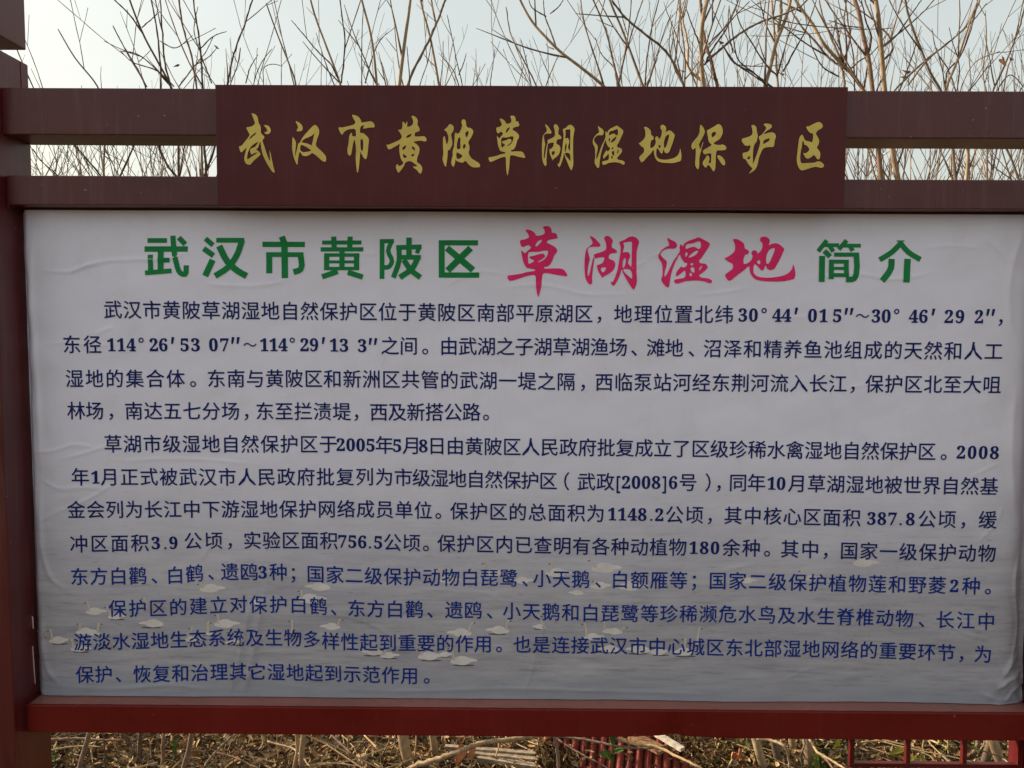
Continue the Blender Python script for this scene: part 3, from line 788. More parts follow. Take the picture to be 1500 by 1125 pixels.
 'hu_guard': ('D', [[(682,128),(710,122),(735,145),(738,185),(750,230),(742,262),(738,290),(720,310),(705,345),(700,420),(700,480),(698,520),(720,470),(745,400),(765,340),(775,290),(760,260),(758,240),(790,220),(825,175),(835,150),(808,125),(810,112),(850,110),(885,120),(890,145),(870,165),(835,185),(800,218),(850,205),(890,195),(920,210),(932,240),(918,275),(910,340),(890,345),(840,345),(800,360),(785,390),(760,450),(750,500),(735,555),(700,590),(655,612),(690,570),(695,555),(665,530),(640,490),(625,465),(605,465),(595,420),(600,403),(640,395),(660,385),(675,350),(675,325),(640,335),(615,325),(590,290),(588,262),(620,255),(690,230),(698,190),(690,150)],
   [(870,255),(865,280),(835,300),(805,315),(800,300),(815,270)], [(672,430),(672,455),(660,470),(638,462),(650,445)]]),
 'qu': ('D', [[(1228,140),(1260,138),(1310,110),(1355,93),(1385,105),(1400,135),(1385,160),(1350,175),(1325,210),(1345,240),(1363,280),(1355,320),(1335,350),(1365,385),(1375,420),(1365,465),(1345,470),(1310,420),(1285,445),(1245,465),(1220,445),(1198,400),(1215,410),(1250,395),(1265,365),(1240,330),(1210,320),(1210,295),(1195,280),(1190,330),(1175,400),(1172,460),(1178,508),(1240,505),(1320,500),(1350,485),(1385,495),(1412,525),(1405,545),(1380,555),(1330,540),(1270,555),(1190,582),(1165,565),(1145,525),(1135,470),(1145,390),(1155,300),(1165,245),(1190,218),(1205,240),(1220,280),(1265,290),(1292,300),(1300,260),(1300,208),(1270,205),(1245,175)]]),
}


def script_px(key, box=None):
    crop, loops = SCRIPT[key]
    ox, oy, s = CROPS[crop]
    out = [[(ox + x / s, oy + y / s) for x, y in chaikin(lp)] for lp in loops]
    if box:
        allp = [p for lp in out for p in lp]
        x0, x1 = min(p[0] for p in allp), max(p[0] for p in allp)
        y0, y1 = min(p[1] for p in allp), max(p[1] for p in allp)
        bx0, by0, bx1, by1 = box
        out = [[(bx0 + (x - x0) / (x1 - x0) * (bx1 - bx0), by0 + (y - y0) / (y1 - y0) * (by1 - by0)) for x, y in lp] for lp in out]
    return out


def Cb(x, y): return (560 + x / 6.5217, 160 + y / 6.5217)
def Cc(x, y): return (780 + x / 6.5217, 165 + y / 6.5217)
gold = [('wu', None), ('han', None), ('shi', None), ('huang', None), ('bei', None), ('cao', (*Cb(1015, 62), *Cb(1365, 632))),
        ('hu', (*Cc(90, 112), *Cc(402, 553))), ('shi_wet', (*Cc(575, 125), *Cc(880, 530))), ('di', (*Cc(1015, 117), *Cc(1422, 483))),
        ('bao', None), ('hu_guard', None), ('qu', None)]
cs = []
for k, bx in gold:
    lps = [[(lambda p: (p.x, p.z))(at(x, y, HY)) for x, y in lp] for lp in script_px(k, bx)]
    cs.append(curve_mesh(lps))
pinks = ['cao', 'hu', 'shi_wet', 'di']
for k in pinks:
    lps = [[(lambda p: (p.x, p.z))(at(x, y, 0)) for x, y in lp] for lp in script_px(k)]
    c = curve_mesh(lps); c['maxedge'] = 0.010
    cs.append(c)
SW = []   # swans are added below, evaluated together
res = realise(cs)
for (V, T) in res[:12]:
    v = np.stack([V[:, 0], np.full(len(V), HY - 0.0012), V[:, 1]], -1)
    a, b, c = v[T[:, 0]], v[T[:, 1]], v[T[:, 2]]
    fl = np.cross(b - a, c - a)[:, 1] > 0
    T = T.copy(); T[fl] = T[fl][:, ::-1]
    link('gold_character', mesh_from('gold_character', v, T), M_GOLD, header)
for (V, T) in res[12:16]:
    link('script_character', relief_mesh('script_character', [(V, T, 0)], 0.0010), M_PINK, banner)

# --- heavy green title characters: strokes of even width
def G1(x, y): return (200 + x / 2.8846, 335 + y / 2.8846)
def G2(x, y): return (1180 + x / 4.6875, 335 + y / 4.6875)
TITLE = [
 (G1, 2.8846, [([(47,50),(130,50)],20),([(35,86),(218,86)],23),([(155,30),(160,90),(170,145),(188,188),(207,194),(212,155)],22),([(180,38),(207,66)],22),([(60,110),(62,186)],22),([(104,90),(104,182)],25),([(104,133),(142,133)],20),([(38,187),(150,178)],20)]),
 (G1, 2.8846, [([(292,42),(324,70)],21),([(285,84),(326,114)],23),([(323,132),(292,200)],26),([(338,49),(456,49)],20),([(446,50),(425,110),(385,165),(333,200)],25),([(350,73),(385,140),(430,180),(465,200)],27)]),
 (G1, 2.8846, [([(613,33),(624,62)],26),([(532,66),(710,66)],22),([(624,66),(626,208)],27),([(560,188),(560,100)],25),([(547,109),(704,109)],20),([(692,110),(692,172),(662,183)],25)]),
 (G1, 2.8846, [([(783,58),(950,58)],17),([(832,33),(835,88)],22),([(902,33),(900,88)],22),([(777,87),(958,87)],18),([(792,111),(942,111)],15),([(803,106),(803,175)],22),([(930,106),(930,175)],22),([(795,140),(938,140)],12),([(795,168),(938,168)],14),([(868,92),(868,172)],22),([(850,180),(784,203)],22),([(893,184),(956,204)],22)]),
 (G1, 2.8846, [([(1038,45),(1038,212)],20),([(1030,53),(1088,53)],18),([(1078,55),(1064,95),(1080,140),(1066,162),(1048,164)],19),([(1098,80),(1205,77)],20),([(1196,78),(1185,104)],18),([(1152,38),(1152,120)],23),([(1110,82),(1110,135),(1086,207)],21),([(1112,121),(1202,121)],19),([(1190,121),(1168,165),(1113,206)],23),([(1130,132),(1160,175),(1200,206)],23)]),
 (G1, 2.8846, [([(1278,60),(1443,60)],22),([(1290,50),(1290,206)],25),([(1280,196),(1448,196)],22),([(1312,82),(1422,175)],27),([(1412,82),(1315,177)],27)]),
 (G2, 4.6875, [([(146,80),(86,156)],30),([(122,113),(230,113)],26),([(165,118),(190,158)],30),([(283,80),(228,142)],30),([(262,116),(380,116)],26),([(305,118),(324,152)],30),([(128,152),(168,192)],34),([(113,187),(110,365)],40),([(195,178),(367,178)],28),([(348,170),(346,305),(332,342),(276,349)],38),([(177,212),(175,346)],34),([(160,226),(296,226)],26),([(279,215),(279,330)],32),([(178,272),(278,272)],20),([(165,317),(290,319)],26)]),
 (G2, 4.6875, [([(680,84),(628,84)],8),([(662,92),(595,160),(508,214)],36),([(645,90),(705,160),(788,212)],36),([(590,207),(585,270),(524,358)],42),([(700,207),(690,369)],44)]),
]
for fn, sc_, strokes in TITLE:
    parts = []
    for q, (pl, w) in enumerate(strokes):
        P = [Vector((*fn(x, y), 0)) for x, y in pl]
        if len(P) > 2: P = smooth_path(P, 3)
        hw = w / sc_ / 2
        Lf, Rt = [], []
        for i, p in enumerate(P):
            t = (P[min(i + 1, len(P) - 1)] - P[max(i - 1, 0)]).normalized()
            nrm = Vector((-t.y, t.x, 0)) * hw
            Lf.append(p + nrm); Rt.append(p - nrm)
        # resample along for the relief
        V, T = [], []
        def row(a, b): return [a.lerp(b, k / 3) for k in range(4)]
        rows = []
        for i in range(len(P) - 1):
            n = max(1, int((P[i + 1] - P[i]).length / 4))
            for s in range(n):
                rows.append(row(Lf[i].lerp(Lf[i + 1], s / n), Rt[i].lerp(Rt[i + 1], s / n)))
        rows.append(row(Lf[-1], Rt[-1]))
        for r in rows:
            for p in r:
                w_ = at(p.x, p.y, 0); V.append((w_.x, w_.z))
        for i in range(len(rows) - 1):
            for k in range(3):
                a = i * 4 + k
                T += [(a, a + 1, a + 5), (a, a + 5, a + 4)]
        parts.append((np.array(V), np.array(T), q * 0.00005))
    link('title_character', relief_mesh('title_character', parts, 0.0009), M_GREEN, banner)

# --- printed swans (flat print)
# (x, y, body width px, neck: -1 left / 1 right / 0 none, tone 0 white 1 grey, rump dark 0/1, head dx, head dy)
SWANS = [
 (311,864,37,-1,0,0,-17,-8),(141,897,31,-1,0,0,-12,-14),(172,904,27,-1,0,1,-14,-14),(227,893,34,-1,1,0,-15,-16),(222,915,35,0,0,1,0,0),
 (57,906,20,0,1,1,0,0),(60,930,24,0,1,1,0,0),(88,939,31,-1,0,1,-13,-15),(127,926,30,-1,0,0,-9,-12),(136,928,22,1,0,0,9,-14),
 (119,951,30,-1,0,1,-13,-14),(156,946,24,0,1,1,0,0),(282,938,24,-1,0,1,-1,-17),(304,929,17,1,0,1,0,-16),(332,916,37,-1,0,0,-13,-14),
 (343,942,27,-1,0,1,-6,-15),(375,884,24,0,0,0,0,0),(466,861,37,0,0,0,0,0),(457,879,42,-1,0,0,-15,-13),(434,930,20,-1,1,1,-6,-20),
 (484,919,30,1,0,0,14,-11),(546,956,31,0,0,1,0,0),(571,961,28,-1,0,1,-6,-9),(631,963,38,-1,0,1,-14,-12),(653,960,22,0,0,1,0,0),
 (679,970,39,-1,0,1,-18,-20),(673,929,36,1,0,0,18,-16),(729,925,34,1,0,1,15,-15),(658,851,32,-1,0,0,-14,-17),(725,841,33,-1,0,0,-14,-15),
 (767,852,30,0,0,0,0,0),(818,841,38,-1,0,0,-9,-15),(888,834,44,-1,0,0,-21,-13),(880,859,32,-1,0,0,-8,-8),(927,860,42,0,0,0,0,0),
 (844,869,22,0,0,0,0,0),(790,919,21,1,0,1,-1,-16),(870,934,30,-1,0,0,-13,-20),(898,926,28,1,0,0,16,-7),(892,925,20,-1,0,0,-7,-15),
 (892,952,31,0,0,1,0,0),(935,953,36,1,0,1,0,-14),(967,956,30,0,0,1,0,0),(1004,957,36,-1,0,1,0,-20),(1016,945,16,1,1,0,8,-24),
 (1096,852,26,-1,0,0,-8,-10),(1267.5,826,38,0,0,0,0,0),(1190,848,26,-1,0,0,-15,-11),(1232,850,16,0,0,0,0,0),
]
def ellipse(cx, cy, rx, ry, n=14, flat=0.0, tail=0):
    o = []
    for i in range(n):
        t = 2 * math.pi * i / n
        x, y = math.cos(t), math.sin(t)
        if y > 0: y *= (1 - flat)
        if tail and x * tail > 0.35: y = y * 0.55 - 0.28
        o.append((cx + x * rx * (1.08 if tail and x * tail > .5 else 1), cy + y * ry))
    return o
def fan(pts, dz):
    w = [at(x, y, 0) for x, y in pts]
    V = np.array([(p.x, p.z) for p in w]); c = V.mean(0)
    V = np.vstack([V, c]); n = len(w)
    return (V, np.array([(i, (i + 1) % n, n) for i in range(n)]), dz)
M_SOFT = {}
for (x, y, w, nk, tone, rump, hx, hy) in SWANS:
    e = empty('tmp', (0, 0, 0)); bpy.data.objects.remove(e)
    hh = w * 0.195
    tail = -nk if nk else (1 if (int(x) % 2) else -1)
    mats = [M_SWANG if tone else M_SWAN, M_BUFF, M_DARKP]
    body = [fan(ellipse(x, y, w / 2, hh, 16, 0.45, tail), 0.0)]
    body.append(fan(ellipse(x - tail * w * .06, y - hh * .15, w * .32, hh * 1.08, 12, 0.3), 0.00003))
    neck = []
    if nk:
        bx, by = x + nk * w * 0.36 * (1 if hx else 0.2), y - hh * 0.3
        hxp, hyp = x + hx, y + hy
        pth = smooth_path([Vector((bx, by, 0)), Vector(((bx + hxp) / 2 - nk * 0.6, (by + hyp) / 2, 0)), Vector((hxp, hyp, 0))], 3)
        for i in range(len(pth) - 1):
            a, b = pth[i], pth[i + 1]
            r = 1.9 - 0.8 * i / len(pth)
            neck.append(fan([(a.x - r, a.y), (a.x + r, a.y), (b.x + r * .9, b.y - .4), (b.x - r * .9, b.y - .4)], 0.00006 + i * 0.000003))
        neck.append(fan(ellipse(hxp + nk * .8, hyp - .3, 2.9, 2.0, 10), 0.00009))
    dark = [fan(ellipse(x + tail * w * .02, y + hh * .62, w * .42, hh * .20, 10), 0.00002)] if rump else []
    beak = []
    if nk:
        beak = [fan([(hxp + nk * 2.6, hyp - 1.3), (hxp + nk * 6.6, hyp + .5), (hxp + nk * 2.8, hyp + .9)], 0.0001)]
    ms = relief_mesh('printed_swan', body + neck + dark + beak, 0.00025)
    for m_ in mats: ms.materials.append(m_)
    nb, nn = sum(len(p[1]) for p in body), sum(len(p[1]) for p in neck)
    mi = np.zeros(len(ms.polygons), np.int32); mi[nb:nb + nn] = 1; mi[nb + nn:] = 2
    ms.polygons.foreach_set('material_index', mi)
    link('printed_swan', ms, mats, banner)

#TREES#
# ------------------------------------------------------------------ saplings behind the board
def knobby(P, r0, r1, pitch=0.035):
    """resample a path finely and give it the swollen nodes of a willow shoot"""
    out, rad = [], []
    tot = sum((P[i + 1] - P[i]).length for i in range(len(P) - 1)) + 1e-9
    acc = 0
    for i in range(len(P)):
        if i: acc += (P[i] - P[i - 1]).length
        t = acc / tot
        out.append(P[i]); rad.append(r0 * (1 - t) + r1 * t)
    return out, rad


def add_stem(V, F, P, r0, r1, sides, nodes=True):
    P = [Vector(p) for p in P]
    Q = [P[0]]; 
    for i in range(len(P) - 1):
        d = (P[i + 1] - P[i]).length
        n = max(1, int(d / 0.045))
        for s in range(1, n + 1): Q.append(P[i].lerp(P[i + 1], s / n))
    _, R = knobby(Q, r0, r1)
    if nodes:
        for i in range(1, len(Q) - 1):
            if i % 2 == 0:
                R[i] *= 1.28
            Q[i] = Q[i] + Vector((random.gauss(0, 1), random.gauss(0, 1), random.gauss(0, .4))) * R[i] * 0.22
    tube(V, F, Q, R, sides)
    return Q, R


def grow_twig(V, F, p, d, length, r, level):
    """one shoot: bends up towards the light, side shoots alternate"""
    n = max(3, int(length / 0.04))
    P = [Vector(p)]; d = Vector(d).normalized()
    wob = Vector((random.gauss(0, .05), random.gauss(0, .05), 0))
    for i in range(n):
        d = (d + Vector((0, 0, 0.035)) + wob * 0.25 + Vector((random.gauss(0, .035), random.gauss(0, .035), random.gauss(0, .02)))).normalized()
        P.append(P[-1] + d * (length / n))
    _, R = knobby(P, r, max(0.0011, r * 0.35))
    for i in range(1, len(R) - 1):
        if i % 2: R[i] *= 1.3
    tube(V, F, P, R, 4 if r < 0.003 else 5)
    if level > 0:
        side = 1
        k = random.randint(2, 4)
        while k < n - 1:
            a = P[k]; t = (P[k + 1] - P[k - 1]).normalized()
            perp = t.cross(Vector((random.gauss(0, 1), random.gauss(0, 1), random.gauss(0, .3)))).normalized()
            ang = math.radians(random.uniform(22, 42))
            nd = t * math.cos(ang) + perp * math.sin(ang)
            nd.z = abs(nd.z) + 0.1
            grow_twig(V, F, a, nd, length * random.uniform(.22, .5) * (1 - 0.4 * k / n), R[k] * .62, level - 1)
            k += random.randint(3, 6)


def leaf_mesh(name, L_=0.03, W=0.012, curl=0.5, fold=0.35, seed=0):
    r = random.Random(seed)
    n = 7
    v, f = [], []
    for i in range(n + 1):
        t = i / n
        w = W * math.sin(math.pi * min(0.97, max(0.04, t)) ** 0.85)
        a = curl * t * 2.2
        x = L_ * t * math.cos(a * .6); z = L_ * (math.sin(a) * .35)
        tw = 0.5 * math.sin(t * 3 + seed)
        for s in (-1, -0.5, 0, 0.5, 1):
            v.append((x, s * w * math.cos(fold * abs(s)), z + fold * w * s * s * 1.4 + tw * w * s * .4 + r.uniform(-1, 1) * W * .05))
    for i in range(n):
        for k in range(4):
            a = i * 5 + k
            f.append((a, a + 1, a + 6, a + 5))
    return mesh_from(name, v, f, True)


def bark_pick(c): return {'t': M_BARK_TAN, 'g': M_BARK_GREY, 'r': M_BARK_RED, 'w': M_TWIG}[c]


def traced_tree(label, Y, bark, base, stems, leaves=(), twigd=1.0, name='bare_sapling', twl=1.0):
    """stems: (pixel path bottom->top, width px at foot, width px at tip, bark) drawn on the tree's own depth"""
    dep = (Y - CAM.y) / F_PX
    b = at(base[0], base[1], Y) if base[1] < 1e5 else None
    foot = Vector((b.x, Y, ground_z(b.x, Y)))
    t = empty(name, foot)
    tag(t, label, 'tree')
    V, F = [], []
    for si, st in enumerate(stems):
        pts, w0, w1 = st[0], st[1], st[2]
        bk = bark_pick(st[3] if len(st) > 3 else bark)
        yo = 0.0 if si == 0 else random.uniform(-.16, .16)
        P = []
        for i, (x, y) in enumerate(pts):
            k = i / (len(pts) - 1)
            P.append(at(x, y, Y + yo * (k if si else 0) + random.uniform(-.01, .01)))
        if si == 0 or (len(st) > 4 and st[4] == 'root'):
            if P[0].z > 0.0: P.insert(0, Vector((P[0].x + (P[0].x - P[1].x) * .15, P[0].y, -0.03)))
        P = smooth_path(P, 5)
        v, f = [], []
        r0, r1 = w0 * dep / 2 * (1 if w0 > 6 else .85), w1 * dep / 2 * .85
        Q, R = add_stem(v, f, P, r0, r1, 9 if w0 > 5 else 6, nodes=w0 < 7)
        link('trunk' if si == 0 else 'branch', mesh_from('stem', v, f, True), bk, t)
        # side shoots on the upper stretches
        acc = 0
        nxt = random.uniform(.05, .3)
        for i in range(2, len(Q) - 1):
            acc += (Q[i] - Q[i - 1]).length
            if Q[i].z < 1.55: acc = 0; continue
            if acc > nxt:
                acc = 0; nxt = random.uniform(.10, .32) / twigd
                d = (Q[i] - Q[i - 1]).normalized()
                perp = d.cross(Vector((random.gauss(0, .5), 1.0, random.gauss(0, .4)))).normalized() * random.choice((-1, 1))
                ang = math.radians(random.uniform(16, 38))
                nd = d * math.cos(ang) + perp * math.sin(ang) + Vector((0, random.gauss(0, .25), 0.1))
                grow_twig(V, F, Q[i], nd, random.uniform(.12, .48) * twl, min(R[i] * .6, 0.0034), 1)
    if V:
        o = link('twigs', mesh_from('twigs', V, F, True), bark_pick(bark) if bark != 't' else M_BARK_GREY, t)
        tag(o, kind='stuff')
    for (x, y, s, rot) in leaves:
        p = at(x, y, Y - 0.02)
        o = link('dead_leaf', leaf_mesh('dead_leaf', s * dep, s * dep * .32, .9, .7, int(x)), M_DRYLEAF, t)
        o.parent = None; o.location = p; o.rotation_euler = (random.uniform(-.6, .6), rot, random.uniform(-.7, .7))
        o.parent = t; o.matrix_parent_inverse = Matrix.Translation(-Vector(t.location))
    return t


GL_ = ' behind the board'
traced_tree('grey leaning sapling beside the left post, seen under the lower rail', .80, 'g', (112,1150),
  [([(116,1130),(131,1073),(150,960),(165,600),(152,262),(143,127),(110,85),(85,43)],8,2),
   ([(152,262),(120,225),(60,150),(20,60)],3,1.5,'w'), ([(158,300),(213,127),(190,85),(165,38)],3.4,1.4,'w'),
   ([(158,300),(130,255),(100,215)],2.6,1.2,'w'), ([(150,330),(90,262),(60,235),(48,218)],3,1.2,'w')], (), .8)
traced_tree('tallest dark sapling of the left clump, its main stem leaning left above the top rail', .95, 'w', (205,1160),
  [([(203,1125),(206,1073),(225,800),(262,262),(250,127),(232,92),(212,55),(190,0),(178,-40)],7,2.8),
   ([(262,262),(243,240),(236,127),(232,60),(222,0),(214,-40)],4,2,'w'),
   ([(252,130),(242,95),(238,50),(235,0),(233,-30)],3.4,1.6,'w'),
   ([(210,50),(190,22),(168,0),(150,-18)],2.8,1.5,'w'), ([(250,127),(222,95),(198,78),(178,75)],2.6,1.2,'w'),
   ([(215,127),(198,95),(178,62),(166,38)],2.6,1.2,'w'), ([(255,127),(232,105),(190,88),(176,74)],2.4,1.1,'w'),
   ([(262,127),(282,100),(300,78),(312,55)],2.2,1.1,'w'), ([(208,40),(222,28),(233,18)],2,1.1,'w'),
   ([(234,60),(258,70),(282,52)],2,1.1,'w')], ((254,98,13,.5),(313,66,11,1.5)), .5)
traced_tree('orange-barked thin sapling under the lower rail at the left', .88, 'r', (240,1150),
  [([(240,1130),(238,1100),(240,1073),(262,700),(297,262),(288,127),(280,80),(268,40),(262,0),(258,-30)],6,2.4),
   ([(303,262),(300,215),(297,127),(292,60),(283,0),(280,-30)],4.4,2,'w'), ([(297,262),(312,225),(333,122),(342,80),(357,40),(370,0),(380,-25)],4,2.2,'w'),
   ([(310,122),(300,95),(291,70),(284,42),(290,10)],2.4,1.2,'w'), ([(292,72),(315,52),(332,46)],2.2,1.1,'w'), ([(286,95),(305,84),(318,70)],2,1.1,'w')], (), .7)
traced_tree('forked grey sapling whose leaning stem crosses a darker one low at the left', .82, 'g', (268,1160),
  [([(268,1130),(276,1100),(281,1073),(320,800),(350,500),(420,200),(433,122),(422,90),(410,60),(396,22),(390,5)],8,2.2),
   ([(350,500),(352,300),(338,122),(348,95),(352,70),(348,92),(340,75)],3.4,1.2,'w'),
   ([(400,250),(372,122),(384,90),(398,72)],2.6,1.1,'w'), ([(360,122),(366,100),(378,80)],2.2,1.1,'w'), ([(395,250),(386,122),(388,98),(400,94),(414,97)],2.4,1,'w')], (), .7)
traced_tree('pair of smooth pale stems rising together under the lower rail, left of the stump', .78, 't', (432,1160),
  [([(431,1125),(436,1100),(435,1074),(462,700),(498,122),(475,60),(462,25),(455,0),(450,-30)],7,3),
   ([(442,1125),(442,1100),(445,1074),(480,700),(530,400),(552,125),(543,50),(530,0),(524,-30)],9,3.2,'t','root'),
   ([(498,122),(485,95),(465,75),(440,45),(427,30)],2.4,1.2,'w'), ([(500,122),(505,60),(498,0),(497,-20)],2.6,1.6,'w'),
   ([(535,122),(545,85),(555,62),(567,48)],2.4,1.2,'w'), ([(532,300),(530,122),(530,60),(532,10)],2.6,1.2,'w'), ([(490,125),(476,90),(463,48)],2,1,'w')], (), .8)
traced_tree('thickest speckled pale trunk under the middle left of the lower rail', .86, 't', (604,1160),
  [([(602,1130),(594,1100),(589,1074),(585,700),(584,400),(585,125),(593,60),(601,0),(604,-40)],17,4.2),
   ([(584,500),(592,200),(597,125),(620,75),(635,45),(645,20),(652,0),(660,-25)],6,3.2,'g'),
   ([(586,300),(578,200),(567,120),(560,95),(556,85)],3,1.2,'w'), ([(592,200),(600,125),(598,90),(596,68)],2.6,1.2,'w'),
   ([(590,400),(612,200),(615,125),(628,85),(632,60)],2.6,1.2,'w')], (), .7)
traced_tree('bent pale trunk standing just right of the thickest speckled trunk', .9, 't', (640,1150),
  [([(638,1125),(637,1105),(633,1074),(640,700),(643,125),(637,90),(629,50),(617,5),(612,-25)],11,3),
   ([(641,600),(660,300),(677,125),(668,85),(660,45),(655,22)],3.4,1.2,'w'), ([(668,260),(645,125),(649,85),(649,60)],2.4,1,'w'),
   ([(640,100),(625,85),(618,75)],2,1,'w'), ([(672,125),(665,105),(643,78)],2,1,'w'), ([(672,110),(680,90),(683,78)],2,1,'w')], (), .6)
traced_tree('slim brown sapling rising out of the red corrugated sheet', .72, 'g', (819,1150),
  [([(818,1125),(816,1100),(812,1080),(790,600),(780,300),(785,125),(768,90),(750,55),(741,10)],6,1.8),
   ([(782,400),(745,250),(718,125),(722,95),(725,72)],3,1.2,'w'), ([(783,250),(778,125),(770,85),(763,58)],2.6,1.1,'w'),
   ([(785,200),(800,125),(818,80)],2.2,1.1,'w')], (), .7)
traced_tree('strongly left-leaning smooth trunk, first of the four right of the orange leaves', .84, 't', (1124,1160),
  [([(1121,1135),(1113,1105),(1107,1083),(1050,800),(960,400),(885,127),(850,98),(820,75),(800,55),(782,35),(762,0),(752,-25)],13,3.6),
   ([(930,300),(905,127),(898,90),(890,55),(880,25),(869,0),(864,-20)],4.6,2.2,'g'),
   ([(815,70),(808,50),(798,22),(796,0)],2.6,1.4,'w'), ([(811,72),(802,68),(800,64)],2,1,'w'), ([(905,127),(912,95),(925,50),(938,10),(950,-20)],2.8,1.4,'w'),
   ([(806,20),(818,10),(828,-5)],2.2,1.2,'w'), ([(800,24),(780,12),(774,-2)],2,1.1,'w'), ([(908,127),(900,100),(880,78),(872,55)],2.2,1.1,'w')], (), 1.1)
traced_tree('grey-brown trunk second of the four standing together right of centre', .90, 'g', (1146,1160),
  [([(1146,1135),(1139,1108),(1133,1084),(1090,700),(1000,300),(942,127),(925,80),(910,40),(893,0),(886,-25)],12,3.2),
   ([(1010,330),(1002,127),(975,75),(945,50),(915,25),(896,0)],5,2.8,'g'), ([(985,270),(945,127),(948,85),(955,40),(965,0)],3.2,1.8,'w'),
   ([(1040,420),(1003,127),(1003,80),(998,40),(994,0)],4,2.2,'g'), ([(948,127),(962,85),(975,40),(983,22)],2.4,1.1,'w'), ([(1002,127),(988,100),(980,65),(985,30)],2.4,1.1,'w')],
   ((996,103,12,1.3),), 1.2)
traced_tree('pale knotted trunk with a long arched side branch above the header plate', .98, 't', (1172,1170),
  [([(1170,1135),(1164,1108),(1160,1084),(1110,700),(1050,300),(1031,128),(1028,100),(1027,60),(1031,20),(1036,0),(1040,-30)],11,7.0),
   ([(1068,400),(1051,128),(1043,95),(1033,60),(1028,20),(1026,0),(1025,-25)],6,4.2,'r'),
   ([(1034,92),(1060,68),(1090,45),(1120,30),(1150,20),(1178,5),(1190,-10)],3.8,2,'g'),
   ([(1030,120),(1012,105),(1007,60),(998,20),(995,0)],4.4,2.4,'t'), ([(1032,95),(1045,70),(1062,45),(1080,5),(1085,-15)],3,1.8,'w'),
   ([(1038,65),(1062,40),(1080,20),(1098,2)],2.4,1.4,'w'), ([(1058,66),(1075,90),(1100,108),(1130,128)],2.4,1.8,'w'), ([(1025,65),(1015,40),(1003,8)],2.4,1.3,'w'),
   ([(1074,78),(1068,50),(1067,20),(1068,8)],2,1,'w')], ((1053,60,11,1.2),(1140,106,12,1.4)), 1.3)
traced_tree('straight speckled pale trunk, last of the four standing together right of centre', .92, 't', (1186,1170),
  [([(1186,1135),(1184,1108),(1182,1084),(1150,600),(1120,128),(1128,100),(1138,60),(1148,35),(1157,5),(1160,-20)],14,5.0),
   ([(1143,500),(1140,128),(1137,90),(1134,50),(1132,20),(1130,0)],5,3.0,'t'), ([(1140,48),(1144,20),(1144,0),(1145,-20)],5,4,'t'),
   ([(1135,62),(1122,35),(1115,10),(1113,0)],2.4,1.4,'w'), ([(1139,112),(1120,92),(1100,60),(1082,30),(1078,12)],2.8,1.4,'g'), ([(1147,105),(1165,72),(1180,45),(1192,12),(1196,0)],2.8,1.3,'w'),
   ([(1125,128),(1108,110),(1080,85),(1075,60),(1068,10)],2.6,1.3,'w'), ([(1135,130),(1100,105),(1075,92),(1058,66)],2.4,1.2,'w')], (), 1.1)
traced_tree('twin reddish stems rising close together right of the header plate', 1.05, 'r', (1338,1160),
  [([(1333,1130),(1336,1105),(1338,1089),(1320,700),(1290,262),(1278,133),(1272,85),(1265,55),(1257,15),(1252,0),(1246,-30)],13,6.2,'r'),
   ([(1325,700),(1315,262),(1308,225),(1296,133),(1290,60),(1286,20),(1283,0),(1281,-30)],12,6.2,'t'),
   ([(1284,8),(1278,2),(1268,-8)],4,2.5,'t'), ([(1272,80),(1276,55),(1268,30),(1262,0)],3,1.6,'w'),
   ([(1292,90),(1308,70),(1300,50),(1284,35),(1270,10),(1264,-10)],3.2,2,'w'), ([(1290,72),(1315,50),(1332,25),(1350,0)],2.8,1.6,'w'),
   ([(1292,68),(1325,42),(1350,20),(1370,-2)],2.6,1.5,'w'), ([(1262,40),(1240,38),(1215,30)],2,1.2,'w'), ([(1260,32),(1245,20),(1225,10)],2.2,1.2,'w'),
   ([(1284,133),(1300,95),(1307,72)],2.6,1.6,'w')], ((1321,103,16,1.2),(1318,113,9,1.0)), 1.2)
traced_tree('sapling with crossing branches sweeping left over the header plate right end', 1.12, 'g', (1383,1160),
  [([(1380,1130),(1382,1105),(1383,1089),(1350,700),(1292,262),(1265,133),(1245,105),(1225,85),(1205,62),(1190,35),(1175,15),(1165,0),(1155,-20)],14,4.6,'t'),
   ([(1240,102),(1215,85),(1195,62),(1175,40),(1158,12),(1152,-8)],3.6,2.4,'g'), ([(1238,132),(1234,105),(1228,80),(1215,50),(1203,15),(1200,0)],4,2,'g'),
   ([(1240,105),(1240,60),(1236,30),(1240,0)],3,1.8,'g'), ([(1235,90),(1245,60),(1242,30),(1238,0)],2.6,1.6,'w'), ([(1243,104),(1258,90),(1275,80),(1300,50)],2.4,1.3,'w'),
   ([(1228,112),(1205,98),(1190,70),(1185,50)],2.4,1.2,'w'), ([(1252,133),(1248,70),(1232,20),(1228,0)],2.4,1.4,'w')], (), 1.3)
